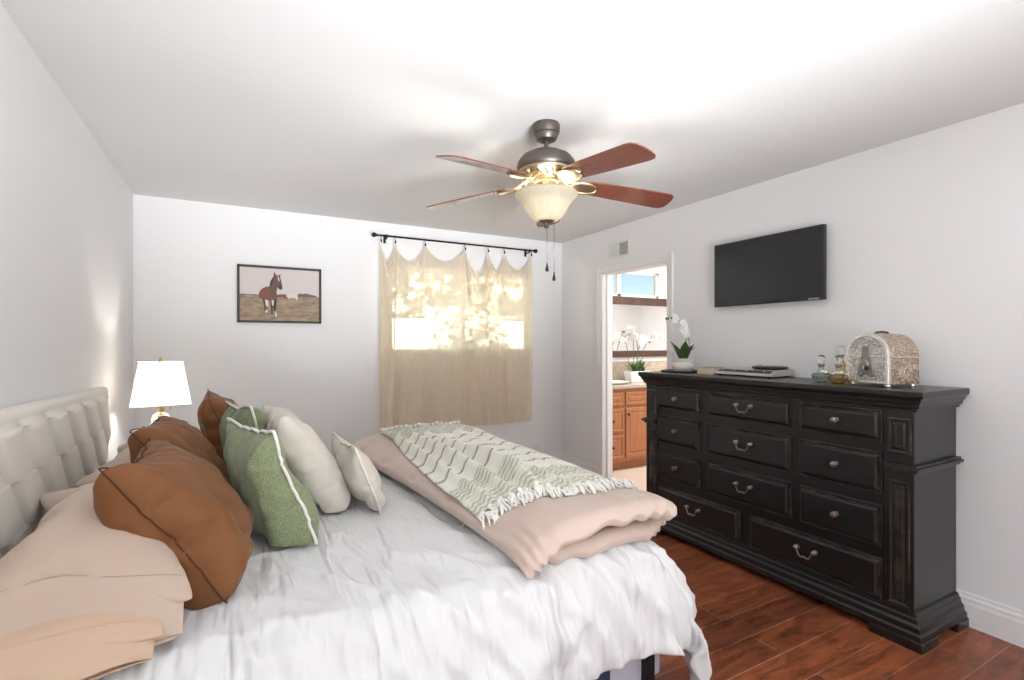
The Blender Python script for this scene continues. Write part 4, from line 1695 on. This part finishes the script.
def flower(bm, c, nrm, r, rnd):
    """five petals and a lip, built in one mesh"""
    n = Vector(nrm).normalized()
    a = n.orthogonal().normalized()
    b = n.cross(a)
    rot = rnd.uniform(0, 6)
    for k in range(5):
        ang = rot + 2 * PI * k / 5
        d = a * math.cos(ang) + b * math.sin(ang)
        s = n.cross(d)
        L_ = r * (1.0 if k % 2 else .92)
        w = r * (.52 if k in (1, 3) else .34)
        pts = [(0, 0, 0), (.35, .75, .10), (.7, 1.0, .16), (.92, .55, .12), (1.0, 0, .08), (.92, -.55, .12), (.7, -1.0, .16), (.35, -.75, .10)]
        for lift in (.0, .0015):
            f = bm.faces.new([bm.verts.new(Vector(c) + d * L_ * p[0] + s * w * p[1] + n * (r * p[2] + lift)) for p in pts])
            f.material_index = 0
    t = bmesh.new()
    bmesh.ops.create_icosphere(t, subdivisions=1, radius=r * .15)
    merge(bm, t, Matrix.Translation(Vector(c) + n * r * .16), mi=1)

def ribbon_leaf(bm, base, d, L_, w, curl, n=8):
    d = Vector((d[0], d[1], 0)).normalized()
    s = Vector((-d.y, d.x, 0))
    rows = []
    for k in range(n + 1):
        f = k / n
        p = Vector(base) + d * L_ * f * (.35 + .65 * f * curl) + Vector((0, 0, L_ * (f - .55 * curl * f * f) * 1.0))
        ww = w * math.sin(PI * min(1, .12 + .88 * f) ** .9) * (1 if f < .999 else 0) + .001
        up = Vector((0, 0, .18 * ww))
        rows.append([bm.verts.new(p - s * ww + up), bm.verts.new(p), bm.verts.new(p + s * ww + up)])
    for A, D in zip(rows, rows[1:]):
        for k in range(2):
            bm.faces.new((A[k], A[k + 1], D[k + 1], D[k]))

def orchid(name, label, x, y, z, kind, seed, stems, leaves, sc=1.0):
    rnd = random.Random(seed)
    t = thing(name, label, 'orchid', (x, y, z))
    if kind == 'round':
        rim = .085
        obj('pot', lathe(B(), [(0, z), (.058, z), (.070, z + .012), (.078, z + .035), (.074, z + .055), (.062, z + .066), (.062, z + .072), (.069, z + .080), (.069, z + .092), (.062, z + .094), (.055, z + .080), (0, z + .078)], (x, y, 0), 40), 'cream_ceramic', t, smooth=True, angle=45)
    else:
        rim = .118
        bm = B()
        A = [(.13, .055), (.15, .068)]
        rings = []
        for (hx, hy), zz in (((.125, .05), 0), ((.15, .066), .125), ((.14, .056), .125), ((.13, .05), .10)):
            rings.append([bm.verts.new((x + px * hx, y + py * hy, z + zz)) for px, py in ((-1, -1), (1, -1), (1, 1), (-1, 1))])
        bm.faces.new(rings[0])
        bm.faces.new(rings[-1])
        for a, b in zip(rings, rings[1:]):
            for k in range(4):
                bm.faces.new((a[k], a[(k + 1) % 4], b[(k + 1) % 4], b[k]))
        obj('planter', bm, 'ceramic', t, bevel=.004)
    for (dx, dy, L_, w, curl, ox, oy) in leaves:
        bm = B()
        ribbon_leaf(bm, (x + ox, y + oy, z + rim - .015), (dx, dy), L_, w, curl)
        obj('leaf', bm, 'leaf', t, smooth=True, solid=.003)
    for (pts, fl, buds) in stems:
        P = catmull([(x + p[0], y + p[1], z + rim - .02 + p[2]) for p in pts], 24)
        bm = B()
        tube(bm, P, .0028 * sc, 6)
        st = obj('flower_stem', bm, 'stem', t, smooth=True)
        for k, f in enumerate(fl):
            i = int(f * 24)
            p = P[i]
            side = (-1) ** k
            off = Vector((rnd.uniform(-.02, .02), rnd.uniform(-.02, .02), rnd.uniform(-.012, .018))) * sc
            c = p + off + Vector((-.012, -.012, 0))
            bm = B()
            flower(bm, c, (-.75 + rnd.uniform(-.35, .35), -.55 + rnd.uniform(-.4, .4), rnd.uniform(-.3, .3)), .028 * sc, rnd)
            tube(bm, [p, c], .0014, 5)
            obj('flower', bm, ['petal', 'petal_heart'], st, recalc=False)
        for f in buds:
            p = P[int(f * 24)]
            bm = B()
            sphere(bm, p + Vector((rnd.uniform(-.012, .012), rnd.uniform(-.012, .012), -.004)), .0085 * sc, 6, (1, 1, 1.25))
            obj('bud', bm, 'bud', st)
    return t

tr = obj('tray', lathe(B(), [(0, TZ), (.135, TZ), (.150, TZ + .004), (.152, TZ + .012), (.146, TZ + .013), (.138, TZ + .007), (0, TZ + .006)], (2.885, 2.655, 0), 48), 'black_plastic', smooth=True, angle=40)
tag(tr, 'round black tray under the potted orchid on the dresser', 'tray')
orchid('potted_orchid', 'white orchid in a round cream pot on the dresser', 2.905, 2.665, TZ + .0065, 'round', 3,
       [([(0, 0, 0), (.01, -.015, .10), (.01, -.02, .20), (-.01, .01, .29), (-.03, .06, .33), (-.05, .11, .33)], [.50, .56, .62, .69, .76, .84], [.90, .96, 1.0]),
        ([(.005, .005, 0), (.012, -.03, .05), (.012, -.05, .13), (.0, -.045, .20), (-.01, -.03, .235)], [.72, .82, .92], [1.0])],
       [(-.3, .9, .17, .030, .22, 0, .015), (-.5, -.6, .17, .034, .20, 0, -.01), (.7, -.5, .14, .024, .4, .01, 0), (.5, .6, .13, .024, .4, .01, .01), (-.8, .1, .14, .030, .18, -.01, 0), (-.1, -1, .16, .024, .38, 0, -.015)])

t = thing('book', 'small tan book lying closed on the dresser beside the black tray', 'book', (2.90, 2.40, TZ))
ang = math.radians(8)
rot = Matrix.Translation((2.905, 2.405, TZ)) @ Matrix.Rotation(ang, 4, 'Z')
bm = B()
tt = B()
box(tt, (-.085, -.062, 0), (.085, .062, .0035), .001)
box(tt, (-.085, -.062, .042), (.085, .062, .0455), .001)
box(tt, (-.085, .059, 0), (.085, .0625, .0455), .001)
merge(bm, tt, rot)
obj('cover', bm, 'book_cloth', t)
bm = B()
tt = B()
box(tt, (-.080, -.058, .0035), (.080, .059, .042))
merge(bm, tt, rot)
obj('pages', bm, 'paper', t)
bm = B()
tt = B()
tube(tt, [(.02, -.05, .047), (.03, -.072, .0465), (.05, -.10, .038), (.10, -.17, .012), (.11, -.19, .003)], .002, 6)
merge(bm, tt, rot)
obj('ribbon', bm, 'book_cloth', t, smooth=True)

def build_turntable():
    x0, x1, y0, y1 = 2.835, 3.06, 1.915, 2.335
    t = thing('record_player', 'low silver record player with black disc lying on the dresser', 'record player', ((x0 + x1) / 2, (y0 + y1) / 2, TZ))
    z0 = TZ + .008
    bm = B()
    prism(bm, [(x0, z0), (x1, z0), (x1, z0 + .042), (x0 + .05, z0 + .036), (x0 + .006, z0 + .016), (x0, z0 + .010)], 1, y0, y1)
    obj('housing', bm, 'silver_plastic', t, bevel=.003)
    d = Vector((.044, 0, .020)).normalized()
    bm = B()
    panel(bm, (x0 + .012, y0 + .016, z0 + .0187), (0, 1, 0), (d.x, 0, d.z), (-d.z, 0, d.x), y1 - y0 - .04, .034, [(0, -.002), (0, .0015), (.001, .002)])
    cp = obj('control_strip', bm, 'black_plastic', t)
    for yy in (1.98, 2.10, 2.19, 2.28):
        bm = B()
        tt = B()
        lathe(tt, [(.0045, 0), (.0045, .007), (.003, .008), (0, .008)], n=14)
        merge(bm, tt, Matrix.Translation((x0 + .028, yy, z0 + .027)) @ Matrix.Rotation(-math.atan2(.044, .020) + PI / 2 - math.radians(65), 4, 'Y'))
        obj('knob', bm, 'silver_plastic', cp, smooth=True, angle=40)
    pc = ((x0 + x1) / 2 + .045, y0 + .115, 0)
    obj('platter', lathe(B(), [(0, z0 + .040), (.098, z0 + .040), (.104, z0 + .046), (.104, z0 + .054), (.098, z0 + .058), (0, z0 + .058)], pc, 48), 'black_plastic', t, smooth=True, angle=40)
    bm = B()
    lathe(bm, [(0, z0 + .04), (.012, z0 + .04), (.012, z0 + .055), (0, z0 + .055)], (x1 - .025, y0 + .20 + .06, 0), 16)
    tube(bm, [(x1 - .025, y0 + .26, z0 + .052), (x1 - .05, y0 + .20, z0 + .062), (x1 - .075, y0 + .17, z0 + .062)], .003, 8)
    obj('tone_arm', bm, 'pewter', t, smooth=True, angle=40)
    for x in (x0 + .025, x1 - .025):
        for y in (y0 + .03, y1 - .03):
            obj('foot', lathe(B(), [(0, TZ), (.012, TZ), (.012, z0 + .002), (0, z0 + .002)], (x, y, 0), 14), 'black_plastic', t)
build_turntable()

def bottle(label, x, y, kind, glass):
    t = thing('perfume_bottle', label, 'bottle', (x, y, TZ), 'stoppered glass bottles on the dresser')
    if kind == 'round':
        body = [(0, .002), (.022, .0), (.026, .004), (.042, .018), (.047, .036), (.042, .050), (.026, .062), (.014, .068), (.0125, .090), (.018, .096), (.018, .100)]
        top = .100
    else:
        body = [(0, .002), (.040, 0), (.043, .005), (.040, .016), (.030, .06), (.019, .105), (.0125, .128), (.0125, .142), (.018, .148), (.018, .152)]
        top = .152
    inner = [(max(r - .0035, 0), z + .003) for r, z in body[::-1]]
    inner[0] = (.0105, top - .002)
    fl = lambda a, z: 1 + .035 * math.cos(14 * a)
    obj('flask', lathe(B(), [(r, z + TZ) for r, z in body[:-1]] + [(body[-1][0], top + TZ)] + [(r, z + TZ) for r, z in inner], (x, y, 0), 84, flute=fl), glass, t, smooth=True, angle=60)
    bm = B()
    lathe(bm, [(0, TZ + top - .018), (.008, TZ + top - .018), (.0095, TZ + top), (.014, TZ + top + .002), (.009, TZ + top + .006), (.0105, TZ + top + .012), (.019, TZ + top + .022), (.021, TZ + top + .032), (.018, TZ + top + .042), (.010, TZ + top + .049), (0, TZ + top + .050)], (x, y, 0), 32)
    obj('stopper', bm, 'glass_clear', t, smooth=True)
bottle('squat grey green ribbed glass bottle with round stopper on the dresser', 2.80, 1.598, 'round', 'glass_green')
bottle('squat amber ribbed glass bottle with round stopper beside the silver chest', 2.775, 1.497, 'round', 'glass_amber')
bottle('taller tapering amber glass bottle behind the squat amber one', 2.895, 1.548, 'cone', 'glass_amber')

def build_chest():
    t = thing('domed_chest', 'embossed silver domed chest on the right end of the dresser', 'chest', (2.90, 1.35, TZ))
    ang = math.radians(-14)     # local -x is the arched front
    W, D, hs, r = .226, .195, .150, .113
    zb = .015
    m = Matrix.Translation((2.885, 1.345, TZ)) @ Matrix.Rotation(ang, 4, 'Z')
    def arch(w, off=0, n=22, z0=zb):
        R_ = w / 2 + off
        pts = [(-R_, z0)]
        for k in range(n + 1):
            a = PI - PI * k / n
            pts.append((R_ * math.cos(a), hs + R_ * math.sin(a)))
        pts.append((R_, z0))
        return pts
    bm = B()
    tt = B()
    prism(tt, arch(W), 0, -D / 2 + .006, D / 2)
    merge(bm, tt, m)
    obj('shell', bm, 'embossed_warm_tone', t, bevel=.003)
    bm = B()
    tt = B()
    prism(tt, arch(W, -.014, z0=zb + .012), 0, -D / 2 - .002, -D / 2 + .02)
    merge(bm, tt, m)
    obj('front_panel', bm, 'embossed_silver', t)
    bm = B()
    tt = B()
    o_, i_ = arch(W, .002), arch(W, -.014, z0=zb + .012)
    A = [tt.verts.new((-D / 2 - .006, y, z)) for y, z in o_]
    Bq = [tt.verts.new((-D / 2 - .006, y, z)) for y, z in i_]
    A2 = [tt.verts.new((-D / 2 + .012, y, z)) for y, z in o_]
    B2 = [tt.verts.new((-D / 2 + .012, y, z)) for y, z in i_]
    n = len(o_)
    for k in range(n):
        q = (k + 1) % n
        tt.faces.new((A[k], A[q], Bq[q], Bq[k]))
        tt.faces.new((A2[k], A2[q], B2[q], B2[k]))
        tt.faces.new((A[k], A[q], A2[q], A2[k]))
        tt.faces.new((Bq[k], Bq[q], B2[q], B2[k]))
    merge(bm, tt, m)
    obj('arched_rim', bm, 'bright_silver', t, bevel=.002)
    bm = B()
    tt = B()
    box(tt, (-D / 2 - .006, -W / 2 - .002, hs - .004), (D / 2 + .002, W / 2 + .002, hs))
    merge(bm, tt, m)
    obj('lid_seam', bm, 'bright_silver', t)
    # hasp in the middle of the front
    bm = B()
    tt = B()
    fx = -D / 2 - .004
    prism(tt, [(-.016, hs + .045), (.016, hs + .045), (.018, hs + .01), (.034, .105), (.048, .055), (.030, .045), (0, .060), (-.030, .045), (-.048, .055), (-.034, .105), (-.018, hs + .01)], 0, fx - .006, fx + .004)
    sphere(tt, (fx - .008, 0, .11), .024, 8, (.5, 1, 1.25))
    tube(tt, [(fx - .012, 0, .115), (fx - .022, 0, .085), (fx - .012, 0, .058)], .006, 8)
    merge(bm, tt, m)
    obj('hasp', bm, 'pewter', t, bevel=.002)
    # lid handle
    bm = B()
    tt = B()
    zt = hs + r
    tube(tt, [(-.045, 0, zt - .004), (-.035, 0, zt + .006), (0, 0, zt + .009), (.035, 0, zt + .006), (.045, 0, zt - .004)], .006, 8)
    merge(bm, tt, m)
    obj('lid_handle', bm, 'bronze', t, smooth=True)
    for sx in (-1, 1):
        for sy in (-1, 1):
            bm = B()
            tt = B()
            lathe(tt, [(0, 0), (.012, 0), (.015, .005), (.010, .010), (.016, .016), (0, .018)], (sx * (D / 2 - .02), sy * (W / 2 - .02), 0), 14)
            merge(bm, tt, m)
            obj('foot', bm, 'bright_silver', t, smooth=True)
build_chest()

# ------------------------------------------------------------------ bathroom
def build_bathroom():
    x0, x1, yf = XR + .16, 5.7, 4.12
    w = 'cherry_wood'
    t = thing('vanity_cabinet', 'cherry wood bathroom vanity cabinet seen through the doorway', 'cabinet', ((x0 + x1) / 2, 4.35, 0))
    obj('body', box(B(), (x0, yf, .10), (x1, BY1 - .003, .872), .002), w, t)
    obj('toe_kick', box(B(), (x0, yf + .07, .004), (x1, BY1 - .003, .10)), w, t)
    N_ = (0, -1, 0)
    ST = [(0, -.002), (0, .010), (.004, .016), (.040, .016), (.044, .009), (.052, .009), (.066, .015), (.072, .015)]
    STs = [(0, -.002), (0, .010), (.004, .016), (.030, .016), (.034, .009), (.040, .009), (.052, .015), (.056, .015)]
    def front(name, xa, xb, za, zb, st, pull):
        d = obj(name, panel(B(), (xa, yf, za), (1, 0, 0), (0, 0, 1), N_, xb - xa, zb - za, st), w, t, bevel=.001)
        if pull:
            bm = B()
            sphere(bm, pull, .013, 8)
            tube(bm, [pull, (pull[0], yf - .010, pull[2])], .005, 8)
            obj('knob', bm, 'black_metal', d)
    x = x0 + .03
    for k, (wd, kind) in enumerate(((.34, 'dr'), (.40, 'do'), (.40, 'do'), (.34, 'dr'), (.40, 'do'), (.40, 'do'))):
        if x + wd > x1:
            break
        front('drawer', x, x + wd - .02, .695, .835, STs, None)
        if kind == 'dr':
            front('drawer', x, x + wd - .02, .415, .665, STs, (x + wd / 2 - .01, yf - .028, .54))
            front('drawer', x, x + wd - .02, .135, .385, STs, (x + wd / 2 - .01, yf - .028, .26))
        else:
            front('door', x, x + wd - .02, .135, .665, ST, (x + (.03 if k % 2 else wd - .05), yf - .028, .60))
        x += wd
    ct = obj('countertop', box(B(), (x0 - .03, yf - .03, .872), (x1 + .02, BY1 - .003, .912), .008, 3), 'granite')
    tag(ct, 'speckled granite countertop on the cherry wood vanity', 'countertop')
    obj('backsplash', box(B(), (x0 - .03, BY1 - .025, .912), (x1 + .02, BY1 - .003, 1.14), .003), 'granite', ct)
    sk = obj('basin', lathe(B(), [(0, .914), (.14, .914), (.19, .916), (.215, .930), (.22, .936), (.205, .936), (.17, .922), (.0, .918)], (3.72, 4.31, 0), 48), 'ceramic', smooth=True, angle=50)
    for v in sk.data.vertices:
        v.co.x = 3.60 + (v.co.x - 3.72) * 1.0
        v.co.y = 4.31 + (v.co.y - 4.31) * .74
    tag(sk, 'white oval sink set in the granite countertop', 'sink')
    # mirror
    mx0, mx1, mz0, mz1 = 3.50, 5.45, 1.19, 1.905
    t = thing('mirror', 'wide mirror with dark wood frame above the bathroom vanity', 'mirror', ((mx0 + mx1) / 2, BY1, mz0))
    bm = B()
    fw = .095
    for (a, b) in (((mx0, mz0), (mx1, mz0 + fw * .8)), ((mx0, mz1 - fw), (mx1, mz1)), ((mx0, mz0), (mx0 + fw, mz1)), ((mx1 - fw, mz0), (mx1, mz1))):
        box(bm, (a[0], BY1 - .032, a[1]), (b[0], BY1, b[1]), .006)
    obj('frame', bm, 'frame_wood', t)
    obj('glass', box(B(), (mx0 + .05, BY1 - .012, mz0 + .05), (mx1 - .05, BY1 - .002, mz1 - .05)), 'mirror', t)
    # planter with orchids on the counter
    st = []
    px, py = 4.02, 4.36
    for (a, b, h, l) in ((-.12, 0, .42, -.22), (-.06, -.01, .46, -.05), (0, 0, .40, .14), (.08, 0, .44, .26), (.02, .01, .5, -.14)):
        st.append(([(a, b, 0), (a * 1.1, b, h * .5), (a + l * .3, b - .01, h * .85), (a + l * .75, b - .02, h), (a + l * 1.1, b - .03, h * .9)], [.5, .58, .66, .73, .80, .87, .94], [1.0]))
    lv = []
    rnd = random.Random(8)
    for k in range(12):
        a = k * 2 * PI / 12
        lv.append((math.cos(a), math.sin(a) * .5 - .1, rnd.uniform(.12, .19), .030, rnd.uniform(.25, .6), rnd.uniform(-.09, .09), 0))
    orchid('orchid_planter', 'white orchids in a rectangular white planter on the bathroom counter', px, py, .913, 'planter', 5, st, lv, 1.25)
    # towel ring on the wall opposite the mirror, visible in it
    t = thing('towel_ring', 'dark towel ring on the bathroom wall reflected in the mirror', 'towel ring', (6.1, BY0, 1.5))
    bm = B()
    lathe_pts = [(6.1 + .085 * math.sin(k * PI / 12), BY0 + .045, 1.47 + .085 * math.cos(k * PI / 12)) for k in range(25)]
    tube(bm, lathe_pts, .006, 8, cap=False)
    obj('ring', bm, 'pewter', t, smooth=True)
    bm = B()
    tube(bm, [(6.1, BY0, 1.555), (6.1, BY0 + .05, 1.555)], [.022, .010], 12)
    obj('mount', bm, 'pewter', t, smooth=True, angle=50)
build_bathroom()
